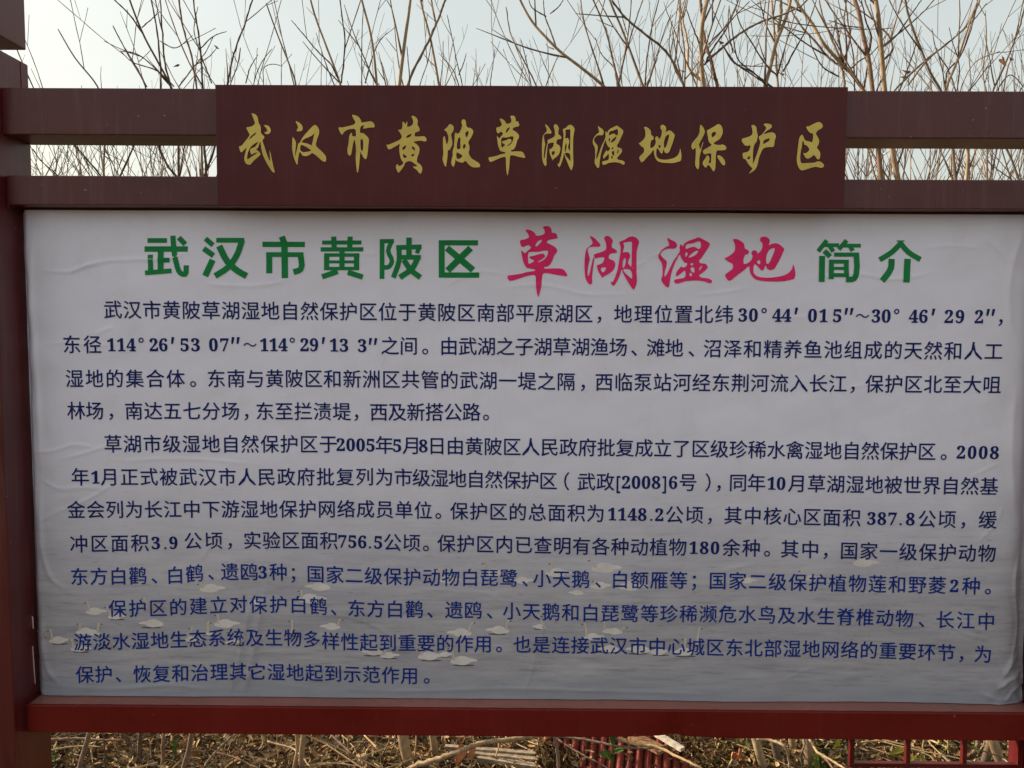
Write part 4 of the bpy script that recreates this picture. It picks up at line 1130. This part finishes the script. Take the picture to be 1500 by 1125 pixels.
traced_tree('leaning pale stem crossing in front of a thick one beside the right post', .84, 't', (1440,1160),
  [([(1438,1130),(1443,1108),(1449,1090),(1440,700),(1400,262),(1378,133),(1362,105),(1350,75),(1338,45),(1330,20),(1326,0),(1322,-20)],9,3.4,'g'),
   ([(1468,1130),(1462,1108),(1456,1090),(1440,800),(1416,262),(1418,225),(1385,133),(1400,95),(1415,50),(1425,20),(1435,0)],15,2.6,'t','root'),
   ([(1310,133),(1330,112),(1360,85),(1390,62),(1415,38),(1432,10),(1438,-8)],2.8,1.8,'g'), ([(1330,125),(1355,92),(1385,65),(1410,45),(1430,25),(1445,5)],2.6,1.5,'g'),
   ([(1385,133),(1388,105),(1405,85),(1420,50),(1430,15)],2.6,1.4,'w'), ([(1400,133),(1388,100),(1372,75),(1365,42)],2.4,1.2,'w'), ([(1402,133),(1405,95),(1395,60),(1390,40)],2.2,1,'w')],
   (), 1.3)
traced_tree('two-stemmed sapling by the right post with a dried leaf on its right shoot', 1.0, 'g', (1490,1200),
  [([(1480,1140),(1478,700),(1446,262),(1444,133),(1440,110),(1445,60),(1443,15)],8,1.6,'t'), ([(1470,700),(1492,262),(1455,133),(1470,100),(1482,70),(1495,35),(1502,5)],6,2,'g'),
   ([(1470,600),(1394,262),(1394,225),(1405,140),(1412,118),(1430,90),(1465,75)],5,1.2,'t'), ([(1460,133),(1478,110),(1500,128)],2,1.4,'w'), ([(1470,133),(1476,100),(1484,78),(1482,50)],2.4,1.2,'w'),
   ([(1420,133),(1438,110),(1452,88)],2,1,'w'), ([(1455,400),(1440,240),(1430,215)],3,1.6,'t')], ((1474,97,20,-1.1),(1479,84,9,1.4)), 1.1)

# thin saplings of the thicket farther back
GRP = 'thin saplings of the thicket farther back'
SAPS = []
def back_sapling(x, Y, ytop, seed, dens=1.0):
    random.seed(seed)
    p = at(x, ytop, Y)
    bx = p.x + random.uniform(-.35, .35)
    t = empty('thicket_sapling', (bx, Y, ground_z(bx, Y)))
    tag(t, None, 'tree', GRP)
    SAPS.append((t, x, ytop))
    H_ = p.z
    n = 16
    P = [Vector((bx, Y, -0.02))]
    w1, w2 = random.uniform(-.10, .10), random.uniform(-.06, .06)
    for i in range(1, n + 1):
        k = i / n
        P.append(Vector((bx + (p.x - bx) * k + w1 * math.sin(3 * k) * .7 + random.gauss(0, .007), Y + w2 * math.sin(4 * k), H_ * k)))
    v, f = [], []
    r0 = random.uniform(.007, .014)
    Q, R = add_stem(v, f, P, r0, 0.0014, 6)
    link('trunk', mesh_from('trunk', v, f, True), random.choice((M_BARK_GREY, M_BARK_TAN, M_BARK_GREY, M_TWIG)), t)
    V, F = [], []
    k = 0
    acc = 0; nxt = .1
    for i in range(2, len(Q) - 1):
        acc += (Q[i] - Q[i - 1]).length
        if Q[i].z < 1.35: continue
        if acc > nxt:
            acc = 0; nxt = random.uniform(.08, .2) / dens
            d = (Q[i] - Q[i - 1]).normalized()
            a = random.uniform(0, 6.28)
            nd = d * .85 + Vector((math.cos(a), math.sin(a) * .6, 0)) * random.uniform(.35, .75)
            ln = min(random.uniform(.25, .8), (H_ - Q[i].z) * 1.0 + .18)
            grow_twig(V, F, Q[i], nd, ln, min(.0042, R[i] * .65), 1)
    o = link('twigs', mesh_from('twigs', V, F, True), M_TWIG, t); tag(o, kind='stuff')
sd_ = 100
for (x, Y, yt) in [(70,2.6,225),(96,2.1,190),(125,3.0,205),(150,2.4,175),(178,3.3,150),(205,2.6,160),(240,3.8,130),(262,2.9,95),(300,3.4,110),(340,2.7,95),(385,3.6,105),
                   (430,3.2,95),(470,2.8,75),(505,3.9,70),(545,3.1,60),(575,4.2,85),(625,3.0,50),(665,3.6,70),(700,2.9,108),(770,3.5,100),(812,2.8,95),(850,3.4,85),
                   (880,4.2,75),(905,2.7,60),(935,3.4,45),(960,2.9,30),(985,4.4,55),(1015,3.2,60),(1060,2.6,70),(1085,3.7,50),(1105,3.0,95),(1150,3.4,70),(1175,2.6,55),
                   (1205,3.9,60),(1225,2.8,45),(1262,3.3,55),(1300,2.7,40),(1322,3.6,60),(1345,2.9,50),(1368,3.9,65),(1395,2.6,55),(1420,3.3,70),(1440,4.3,80),(1462,2.8,85),(1490,3.5,80),(1515,3.0,60),(1560,3.2,20),
                   (58,1.9,215),(84,1.7,205),(104,2.6,185),(118,2.0,222),(140,1.8,200),(163,2.9,190),(186,1.7,215),(210,2.2,195),(226,1.9,205),(252,2.8,185),(278,1.8,205),(296,2.3,175),(1250,1.9,180),(1272,2.4,160),(1312,1.9,190),(1338,2.2,150),(1372,1.9,185),(1405,2.3,160),(1432,1.9,195),(1470,2.2,165),(1496,1.9,190),
                   (20,3.3,170),(-60,2.8,60),(1620,2.7,0)]:
    sd_ += 1
    if x < 720 and sd_ % 3 == 0 and yt < 170: continue
    back_sapling(x, Y, yt, sd_, (1.5 if yt > 145 and Y < 3.1 else 0.65) if x < 700 else (1.5 if yt > 145 else 1.0))
random.seed(11)
ORD = ['first', 'second', 'third', 'fourth', 'fifth', 'sixth', 'seventh', 'eighth', 'ninth', 'tenth', 'eleventh', 'twelfth']
GOLDX = [376, 453, 526, 598, 675, 742, 816, 891, 966, 1036, 1111, 1188]
def place_words(x):
    if x < 110: return 'above the rail beside the left post'
    if x < 200: return 'above the middle of the left rail stretch'
    if x < 330: return 'above the rail just left of the header plate'
    if x > 1480: return 'at the far right beside the right post'
    if x > 1380: return 'above the middle of the right rail stretch'
    if x > 1235: return 'above the rail just right of the header plate'
    k = min(range(12), key=lambda i: abs(GOLDX[i] - x))
    return 'above the %s gold character' % ORD[k]
byp = {}
for rec in SAPS: byp.setdefault(place_words(rec[1]), []).append(rec)
for ph, rs in byp.items():
    rs.sort(key=lambda q: q[2])
    for i, q in enumerate(rs):
        n_ = len(rs)
        w = '' if n_ == 1 else (', the taller' if i == 0 else ', the shorter') if n_ == 2 else ', ' + ('tallest' if i == 0 else ORD[i] + ' tallest')
        q[0]['label'] = 'thin thicket sapling ending ' + ph + w

# ------------------------------------------------------------------ leaf litter, sticks, dry stems
def litter(name, n, x0, x1, y0, y1, size, palette, seed, zmax=0.05, aspect=0.36, xyz=None):
    r = np.random.default_rng(seed)
    X = r.uniform(x0, x1, n); Y_ = r.uniform(y0, y1, n)
    if xyz is not None: X, Y_ = np.array(xyz[0]), np.array(xyz[1])
    Zg = np.array([ground_z(a, b) for a, b in zip(X, Y_)]) if xyz is None else np.array(xyz[2])
    Ln = size * r.uniform(.45, 1.3, n); W = Ln * aspect * r.uniform(.5, 1.2, n)
    yaw = r.uniform(0, 6.283, n); pit = r.normal(0, .5, n); rol = r.normal(0, .6, n)
    base = np.array([[-.5, 0, 0], [-.18, -.5, .12], [-.18, .5, .12], [.2, -.42, .10], [.2, .42, .10], [.5, 0, -.02], [0, 0, -.12]])
    curl = r.uniform(-.25, .9, n)
    P = np.zeros((n, 7, 3))
    P[:, :, 0] = base[None, :, 0] * Ln[:, None]
    P[:, :, 1] = base[None, :, 1] * W[:, None]
    P[:, :, 2] = base[None, :, 2] * W[:, None] * 2.2 + (base[None, :, 0] ** 2) * curl[:, None] * Ln[:, None] * 1.4
    cy, sy = np.cos(yaw), np.sin(yaw); cp, sp = np.cos(pit), np.sin(pit); cr, sr = np.cos(rol), np.sin(rol)
    y1_ = P[:, :, 1] * cr[:, None] - P[:, :, 2] * sr[:, None]; z1_ = P[:, :, 1] * sr[:, None] + P[:, :, 2] * cr[:, None]
    x2 = P[:, :, 0] * cp[:, None] + z1_ * sp[:, None]; z2 = -P[:, :, 0] * sp[:, None] + z1_ * cp[:, None]
    x3 = x2 * cy[:, None] - y1_ * sy[:, None]; y3 = x2 * sy[:, None] + y1_ * cy[:, None]
    W_ = np.stack([x3 + X[:, None], y3 + Y_[:, None], z2 + (Zg + r.uniform(.004, zmax, n))[:, None]], -1).reshape(-1, 3)
    tr = np.array([[0, 1, 6], [0, 6, 2], [1, 3, 6], [3, 5, 6], [5, 4, 6], [4, 2, 6]])
    T = (tr[None] + (np.arange(n) * 7)[:, None, None]).reshape(-1, 3)
    me = bpy.data.meshes.new(name)
    me.vertices.add(len(W_)); me.vertices.foreach_set('co', W_.astype(np.float32).ravel())
    me.loops.add(T.size); me.loops.foreach_set('vertex_index', T.ravel().astype(np.int32))
    me.polygons.add(len(T)); me.polygons.foreach_set('loop_start', np.arange(len(T)) * 3); me.polygons.foreach_set('loop_total', np.full(len(T), 3))
    me.update(calc_edges=True)
    pal = np.array(palette); ci = r.integers(0, len(pal), n)
    c = pal[ci] * r.uniform(.45, 1.15, (n, 1)) * np.array([1.0, .95, .86])
    c = np.concatenate([np.repeat(c, 7, 0), np.ones((n * 7, 1))], 1)
    at_ = me.attributes.new('piece_colour', 'FLOAT_COLOR', 'POINT'); at_.data.foreach_set('color', c.astype(np.float32).ravel())
    tag(link(name, me, M_LITTER), kind='stuff')

PAL = [(.42,.27,.13),(.50,.35,.18),(.33,.19,.095),(.22,.12,.06),(.56,.41,.23),(.40,.21,.10),(.13,.08,.045),(.47,.32,.15),(.60,.47,.29),(.10,.06,.035)]
litter('leaf_litter', 42000, -2.4, 2.6, .25, 2.3, .034, PAL, 1, .055)
litter('leaf_litter', 9000, -3.6, 3.8, 2.3, 6.0, .05, PAL, 2, .06)
litter('leaf_litter', 2500, -2.6, 2.8, -1.6, .25, .035, PAL, 4, .02)
litter('weed_leaves', 420, .70, 1.75, .5, 1.5, .045, [(.12,.15,.03),(.24,.23,.04),(.09,.12,.03),(.30,.26,.06)], 5, .09)
litter('weed_leaves', 200, -2.0, -.4, .5, 1.5, .035, [(.10,.13,.03),(.18,.2,.05)], 6, .06)

def sticks(name, n, x0, x1, y0, y1, ln, rad, seed, zmax=.06, tilt=.10):
    r = random.Random(seed); V, F, Cc_ = [], [], []
    for _ in range(n):
        x, y = r.uniform(x0, x1), r.uniform(y0, y1)
        a = r.uniform(0, 6.283); l = ln * r.uniform(.3, 1.5); q = rad * r.uniform(.5, 1.5)
        z = ground_z(x, y) + r.uniform(.008, zmax); e = r.gauss(0, tilt)
        d = Vector((math.cos(a), math.sin(a), e))
        p0 = Vector((x, y, z)); p1 = p0 + d * l * .5 + Vector((r.gauss(0, 1), r.gauss(0, 1), r.gauss(0, .5))) * l * .05; p2 = p0 + d * l
        b = len(V); tube(V, F, [p0, p1, p2], [q, q * .9, q * .6], 4)
        col = random.choice([(.48,.33,.17),(.32,.20,.11),(.18,.115,.07),(.56,.41,.22),(.40,.23,.12)])
        Cc_ += [(*col, 1)] * (len(V) - b)
    me = mesh_from(name, V, F)
    at_ = me.attributes.new('piece_colour', 'FLOAT_COLOR', 'POINT')
    at_.data.foreach_set('color', np.array(Cc_, np.float32).ravel())
    tag(link(name, me, M_LITTER), kind='stuff')
sticks('twig_litter', 1500, -2.3, 2.5, .4, 2.0, .12, .0024, 3)
sticks('twig_litter', 190, -2.3, 2.5, .5, 1.7, .28, .0030, 9, .09, .12)

# fallen sticks and branches one can pick out
def laid_branch(label, pts, w0, w1, mat, hs, name='fallen_branch'):
    P = []
    for i, (x, y) in enumerate(pts):
        h = hs[i] if isinstance(hs, (list, tuple)) else hs
        P.append(at_ground(x, y, h))
    dep = (P[0].y - CAM.y) / F_PX
    v, f = [], []
    P = smooth_path(P, 6)
    Q, R = add_stem(v, f, P, w0 * dep / 2, w1 * dep / 2, 8, True)
    me = mesh_from(name, v, f, True)
    o = link(name, me, mat); tag(o, label, 'branch')
    return o
laid_branch('thick pale branch arching over the weathered planks under the middle of the lower rail', [(585,1138),(602,1126),(640,1112),(672,1101),(700,1090),(740,1084),(785,1079),(812,1078)], 8, 4.5, M_BARK_TAN, [.03,.06,.10,.13,.15,.16,.16,.15])
laid_branch('long thin grey stick lying across the red corrugated sheet', [(806,1078),(840,1081),(875,1087),(905,1093),(935,1096),(962,1095),(1000,1088),(1035,1082)], 3.6, 2, M_BARK_GREY, [.17,.17,.17,.17,.165,.16,.16,.16])
laid_branch('dark thin stick slanting across the left half of the red corrugated sheet', [(812,1079),(840,1098),(862,1110),(885,1122),(895,1130)], 2.6, 1.6, M_TWIG, .15)
laid_branch('straight brown stick near the left post, upper one of two', [(70,1084),(110,1082),(150,1084),(182,1084)], 4.2, 2.6, M_BARK_RED, .07)
laid_branch('curved tan stick near the left post, lower one of two', [(70,1100),(95,1095),(120,1093),(148,1094)], 2.6, 1.8, M_STRAW, .08)
laid_branch('tan curved twig looping down past the pale twin stems', [(392,1086),(410,1091),(428,1096),(442,1108),(455,1124)], 2.6, 1.8, M_STRAW, .12)
laid_branch('thin twig running along the ground left of the stump', [(455,1121),(475,1118),(500,1119),(530,1123)], 2.2, 1.6, M_STRAW, .07)
laid_branch('long thin dark stick slanting right of the twin stems', [(485,1076),(505,1095),(522,1112),(530,1122)], 3.2, 2.4, M_TWIG, .16)
laid_branch('long stick slanting down left of the twin stems', [(316,1102),(340,1108),(362,1118),(380,1126)], 3.0, 2.0, M_BARK_RED, .08)
laid_branch('slanting grey stick right of the orange-barked sapling', [(345,1075),(325,1092),(310,1108),(298,1124)], 3.4, 2.2, M_BARK_GREY, .12)
laid_branch('tan rod lying slantwise beside the bleached board', [(905,1082),(930,1090),(960,1094),(1000,1112),(1030,1127)], 4.2, 3, M_STRAW, .19)
laid_branch('bent pale branch looping over the four trunks', [(1108,1082),(1128,1084),(1150,1094),(1154,1106),(1158,1128)], 4.2, 3, M_BARK_TAN, [.2,.2,.2,.16,.1])
laid_branch('brown stick leaning right of the four trunks, upper one', [(1186,1084),(1198,1102),(1215,1112),(1240,1127)], 3.4, 2.6, M_STRAW, .17)
laid_branch('brown stick leaning right of the four trunks, lower one', [(1190,1098),(1205,1108),(1222,1128)], 3.2, 2.4, M_BARK_RED, .15)
laid_branch('thin pale twig crossing the second lattice opening', [(1330,1096),(1360,1102),(1390,1108),(1412,1113),(1436,1119)], 1.8, 1.4, M_STRAW, .17)
laid_branch('thin pale twig crossing the first lattice opening', [(1262,1087),(1290,1086),(1310,1091),(1328,1096)], 2.2, 1.6, M_STRAW, .17)

# dry upright stems standing in the litter
GS = 'dry weed stems standing in the leaf litter'
STEMS = {}
MARKS = [('left post', 72), ('leaning grey sapling', 121), ('dark clump sapling', 204), ('orange-barked sapling', 239), ('forked grey sapling', 276), ('curved tan twig', 395), ('twin stems', 439), ('stump', 534),
         ('thick speckled trunk', 594), ('bent pale trunk', 635), ('arching branch crest', 740), ('slim brown sapling', 816), ('tile sheet middle', 860), ('green sprout', 899), ('bleached board', 975), ('litter gap', 1025), ('orange leaves', 1077),
         ('first of four trunks', 1112), ('second of four trunks', 1139), ('third of four trunks', 1164), ('last of four trunks', 1184), ('lattice corner', 1247), ('first lattice opening middle', 1288), ('first lattice bar', 1329), ('second opening middle', 1370), ('second lattice bar', 1411), ('crossed trunks', 1448)]
def dry_stem(x, ybot, xt, w, mat, hgt=0.55, Y=None):
    b = at_ground(x, ybot, 0.0)
    dep = (b.y - CAM.y) / F_PX
    tp = at(xt, 1070, b.y)
    d = (tp - b)
    P = [b, b + d * .35 + Vector((random.gauss(0, .008), 0, 0)), b + d * .7 + Vector((random.gauss(0, .012), 0, 0)), b + d * 1.1, b + d * 1.4 + Vector((random.gauss(0, .03), 0, 0))]
    v, f = [], []
    add_stem(v, f, smooth_path(P, 4), w * dep / 2, w * dep / 2 * .6, 5)
    o = link('dry_stem', mesh_from('dry_stem', v, f, True), mat)
    col = {'twig_bark': 'dark brown', 'grey_bark': 'grey', 'reddish_bark': 'reddish brown', 'straw': 'straw-coloured', 'tan_bark': 'pale tan'}[mat.name]
    mx = (x + xt) / 2
    lm, lx = min(MARKS, key=lambda q: abs(q[1] - mx))
    lab = '%s dry weed stem just %s of the %s' % (col, 'left' if mx < lx else 'right', lm)
    STEMS[lab] = STEMS.get(lab, 0) + 1
    if STEMS[lab] > 1: lab += ', the %s one' % ('farther', 'farthest')[STEMS[lab] - 2]
    tag(o, lab, 'weed', GS)
for (x, yb, xt, w, m_) in [(153,1130,151,1.8,M_TWIG),(115,1122,102,2.4,M_BARK_GREY),(178,1108,168,2.6,M_BARK_RED),(214,1135,178,2.6,M_TWIG),(350,1124,356,2.4,M_BARK_RED),(405,1130,383,3,M_BARK_GREY),(407,1128,405,2.2,M_STRAW),
        (420,1130,416,2,M_BARK_RED),(503,1128,470,2.6,M_BARK_GREY),(508,1118,510,2,M_BARK_RED),(512,1125,512,2,M_BARK_RED),(538,1120,540,2.4,M_BARK_RED),(560,1130,568,2.4,M_BARK_RED),(574,1124,572,2.4,M_BARK_GREY),(611,1128,610,2.4,M_STRAW),(648,1114,655,3,M_BARK_GREY),
        (652,1112,648,2,M_STRAW),(672,1094,680,3,M_STRAW),(690,1092,692,2.2,M_STRAW),(732,1135,730,2.8,M_STRAW),(791,1135,791,3,M_STRAW),(806,1130,796,3,M_BARK_RED),(843,1135,837,2.4,M_STRAW),(856,1130,850,2.4,M_BARK_GREY),(903,1135,903,3.6,M_STRAW),
        (946,1108,948,2.2,M_BARK_GREY),(1031,1120,1026,2.6,M_BARK_GREY),(1085,1105,1086,2.2,M_BARK_GREY),(1102,1130,1100,2.4,M_STRAW),(1127,1112,1132,2.2,M_STRAW),(1148,1130,1158,2.8,M_BARK_RED),(1180,1130,1168,3,M_BARK_GREY),
        (1344,1118,1352,3,M_STRAW),(1368,1112,1362,2.6,M_BARK_RED),(1394,1125,1388,3,M_BARK_TAN),(1398,1110,1393,3,M_BARK_RED),(1433,1125,1432,2,M_STRAW),(1262,1118,1250,2.4,M_BARK_RED),(1268,1095,1290,2.2,M_STRAW),(1424,1128,1424,7,M_BARK_GREY)]:
    dry_stem(x, yb, xt, w, m_)

# stump
sp_ = at_ground(534, 1130, 0)
v, f = [], []
tube(v, f, [sp_ + Vector((0, 0, -.02)), sp_ + Vector((.001, 0, .03)), sp_ + Vector((-.001, 0, .062))], [.017, .014, .013], 12)
tag(link('stump', mesh_from('stump', v, f, True), M_BARK_TAN), 'small cut sapling stump left of the thickest speckled trunk', 'stump')

# weathered planks and bleached board
def plank(label, a, b, w, h, mat, z, name='plank', tilt=0.0):
    A, B = at_ground(*a, z), at_ground(*b, z + tilt)
    d = B - A; ln = d.length; n = 14
    t = d.normalized(); s = t.cross(Vector((0, 0, 1))).normalized()
    v, f = [], []
    for i in range(n + 1):
        k = i / n
        c = A + d * k
        ww = w / 2 * (1 + .08 * noise.noise(Vector((k * 9, z * 50, 1))))
        if i in (0, n): ww *= .9
        hh = h / 2
        wob = .002 * noise.noise(Vector((k * 5, 7, z * 30)))
        for sx, sz in ((-1, -1), (1, -1), (1, 1), (-1, 1)):
            v.append(c + s * (ww * sx) + Vector((0, 0, hh * sz + wob)))
    for i in range(n):
        for k in range(4):
            f.append((i * 4 + k, i * 4 + (k + 1) % 4, i * 4 + 4 + (k + 1) % 4, i * 4 + 4 + k))
    f.append((0, 1, 2, 3)); f.append((n * 4 + 3, n * 4 + 2, n * 4 + 1, n * 4))
    tag(link(name, mesh_from(name, v, f), mat), label, 'plank')
plank('weathered grey plank under the arching branch, hindmost of three', (652,1094), (800,1106), .018, .012, M_PLANK, .07)
plank('weathered grey plank under the arching branch, middle of three', (672,1102), (815,1116), .020, .014, M_PLANK, .062)
plank('weathered grey plank under the arching branch, nearest of three', (700,1110), (880,1138), .026, .016, M_PLANK, .055)
plank('short bleached white board lying right of the red corrugated sheet', (960,1074), (1000,1098), .022, .012, M_WHITEBOARD, .18)
plank('dusty pink-brown broken board behind the red corrugated sheet', (925,1078), (972,1100), .05, .012, M_DRYLEAF, .15)

# red corrugated roofing sheet
def corrugated(label, px, z0, z1, ribs, seed):
    a, b, c, d = px   # near-left, near-right, far-right, far-left
    A, B, C_, D_ = at_ground(*a, z0), at_ground(*b, z0), at_ground(*c, z1), at_ground(*d, z1)
    r = random.Random(seed)
    t = empty('corrugated_sheet', A); tag(t, label, 'roofing sheet')
    n = ribs; v, f = [], []
    for i in range(n + 1):
        u = i / n
        v += [A.lerp(B, u) + Vector((0, 0, -.006)), D_.lerp(C_, u) + Vector((0, 0, -.006)), A.lerp(B, u) + Vector((0, 0, -.010)), D_.lerp(C_, u) + Vector((0, 0, -.010))]
    for i in range(n):
        q = i * 4
        f += [(q, q + 4, q + 5, q + 1), (q + 2, q + 3, q + 7, q + 6)]
    link('base', mesh_from('base', v, f), M_REDTILE_OLD, t)
    for i in range(ribs):
        u = (i + .5) / ribs
        p, q = A.lerp(B, u), D_.lerp(C_, u)
        dn = (q - p).normalized(); sd = (B - A).normalized(); up = sd.cross(dn).normalized()
        if up.z < 0: up = -up
        st, en = r.uniform(-.02, .03), 1 - r.uniform(-.02, .06)
        R_ = (B - A).length / ribs * .46
        v, f = [], []
        m, k = 6, 10
        lift = r.uniform(-.002, .003)
        for j in range(m + 1):
            c0 = p.lerp(q, st + (en - st) * j / m) + up * (lift - .004) + sd * r.gauss(0, .0006)
            for w in range(k + 1):
                th = math.pi * w / k
                v.append(c0 + sd * (-math.cos(th) * R_) + up * (math.sin(th) * R_ * 1.7))
        for j in range(m):
            for w in range(k):
                x = j * (k + 1) + w
                f.append((x, x + 1, x + k + 2, x + k + 1))
        link('rib', mesh_from('rib', v, f, True), r.choice((M_REDTILE, M_REDTILE, M_REDTILE_OLD)), t)
corrugated('faded red corrugated roofing sheet half buried under sticks right of the planks', ((790,1132),(1010,1142),(1012,1074),(798,1068)), .045, .15, 16, 3)

# litter and soil fallen over the lower left and right corners of the sheet
def drift(n, tri, seed, size=.034):
    r = random.Random(seed)
    for _ in range(0): pass
    xs_, ys_, zs_ = [], [], []
    while len(xs_) < n:
        x, y = r.uniform(*tri[0]), r.uniform(*tri[1])
        if not tri[2](x, y): continue
        zz = .045 + (.15 - .045) * min(1, max(0, (1135 - y) / 64.0))
        p = at_ground(x, y, zz + r.uniform(.006, .03)); xs_.append(p.x); ys_.append(p.y); zs_.append(p.z)
    return xs_, ys_, zs_
def litter_at(xyz, size, palette, seed, name='leaf_litter'):
    litter(name, len(xyz[0]), 0, 1, 0, 1, size, palette, seed, xyz=xyz)
litter_at(drift(420, ((785, 880), (1090, 1130), lambda x, y: (x - 785) * .52 + 1098 < y + 4), 31), .034, PAL, 41)
litter_at(drift(260, ((945, 1040), (1066, 1130), lambda x, y: x > 955 + (y - 1070) * .8), 32), .036, PAL, 42)
litter_at(drift(90, ((800, 1010), (1068, 1130), lambda x, y: True), 33), .026, PAL, 43)
# a few leaves one can pick out
def ground_leaf(label, x, y, s, mat, rz, h=.07, ry=.2):
    p = at_ground(x, y, h)
    o = link('fallen_leaf', leaf_mesh('fallen_leaf', s, s * .30, .8, .8, int(x)), mat)
    o.location = p; o.rotation_euler = (0.3, ry, rz)
    tag(o, label, 'leaf')
ground_leaf('orange curled leaf standing upright left of the four trunks', 1071, 1112, .055, M_ORANGE_LEAF, 1.5, .06, -1.3)
ground_leaf('orange curled leaf lying flat beside the upright one', 1077, 1114, .045, M_ORANGE_LEAF, .5, .07)
ground_leaf('small pinkish orange leaf above the flat curled one', 1082, 1106, .035, M_ORANGE_LEAF, 1.6, .08, -.9)
ground_leaf('bright orange leaf low in the first lattice opening', 1282, 1116, .035, M_ORANGE_LEAF, .8, .07)
ground_leaf('yellow-green leaf in the first lattice opening', 1302, 1106, .075, M_YELLOWLEAF, -.3, .08)
ground_leaf('yellow leaf low in the second lattice opening', 1343, 1116, .04, M_YELLOWLEAF, .5, .08)
ground_leaf('big torn orange-brown leaf beneath the arching branch', 668, 1122, .10, M_ORANGE_LEAF, .9, .05, -.3)
ground_leaf('second torn orange-brown leaf right beneath the arching branch', 690, 1116, .07, M_ORANGE_LEAF, 2.2, .07, -.5)
ground_leaf('yellow-green leaf left of the lattice corner', 1220, 1096, .05, M_YELLOWLEAF, .3, .1)

# green sprouts
def sprout(label, x, y, n, s, mat, h=0.0, hgt=.09):
    p = at_ground(x, y, h)
    t = empty('sprout', p); tag(t, label, 'plant')
    v, f = [], []
    tube(v, f, [p + Vector((0, 0, -.01)), p + Vector((.004, 0, hgt * .6)), p + Vector((.01, 0, hgt))], [.0025, .002, .001], 5)
    link('stem', mesh_from('stem', v, f, True), mat, t)
    for i in range(n):
        o = link('leaf', leaf_mesh('leaf', s * random.uniform(.7, 1.2), s * .22, .5, .3, i), mat)
        o.location = p + Vector((0, 0, hgt * (.15 + .8 * i / n))); o.rotation_euler = (random.uniform(-.3, .3), random.uniform(-1.2, .9), random.uniform(0, 6.28))
        o.parent = t; o.matrix_parent_inverse = Matrix.Translation(-p)
sprout('green sprout growing through the red corrugated sheet', 897, 1128, 9, .075, M_GREENLEAF, .08, .14)
sprout('small green weed right of the orange-barked sapling', 256, 1112, 7, .035, M_GREENLEAF, 0.03, .07)
sprout('tiny green weed near the left post', 80, 1118, 6, .03, M_GREENLEAF, 0.03, .05)
sprout('small green weed left of the four trunks', 1093, 1108, 5, .04, M_GREENLEAF, .03, .08)
sprout('small green weed right of the four trunks', 1201, 1124, 5, .04, M_GREENLEAF, .03, .06)
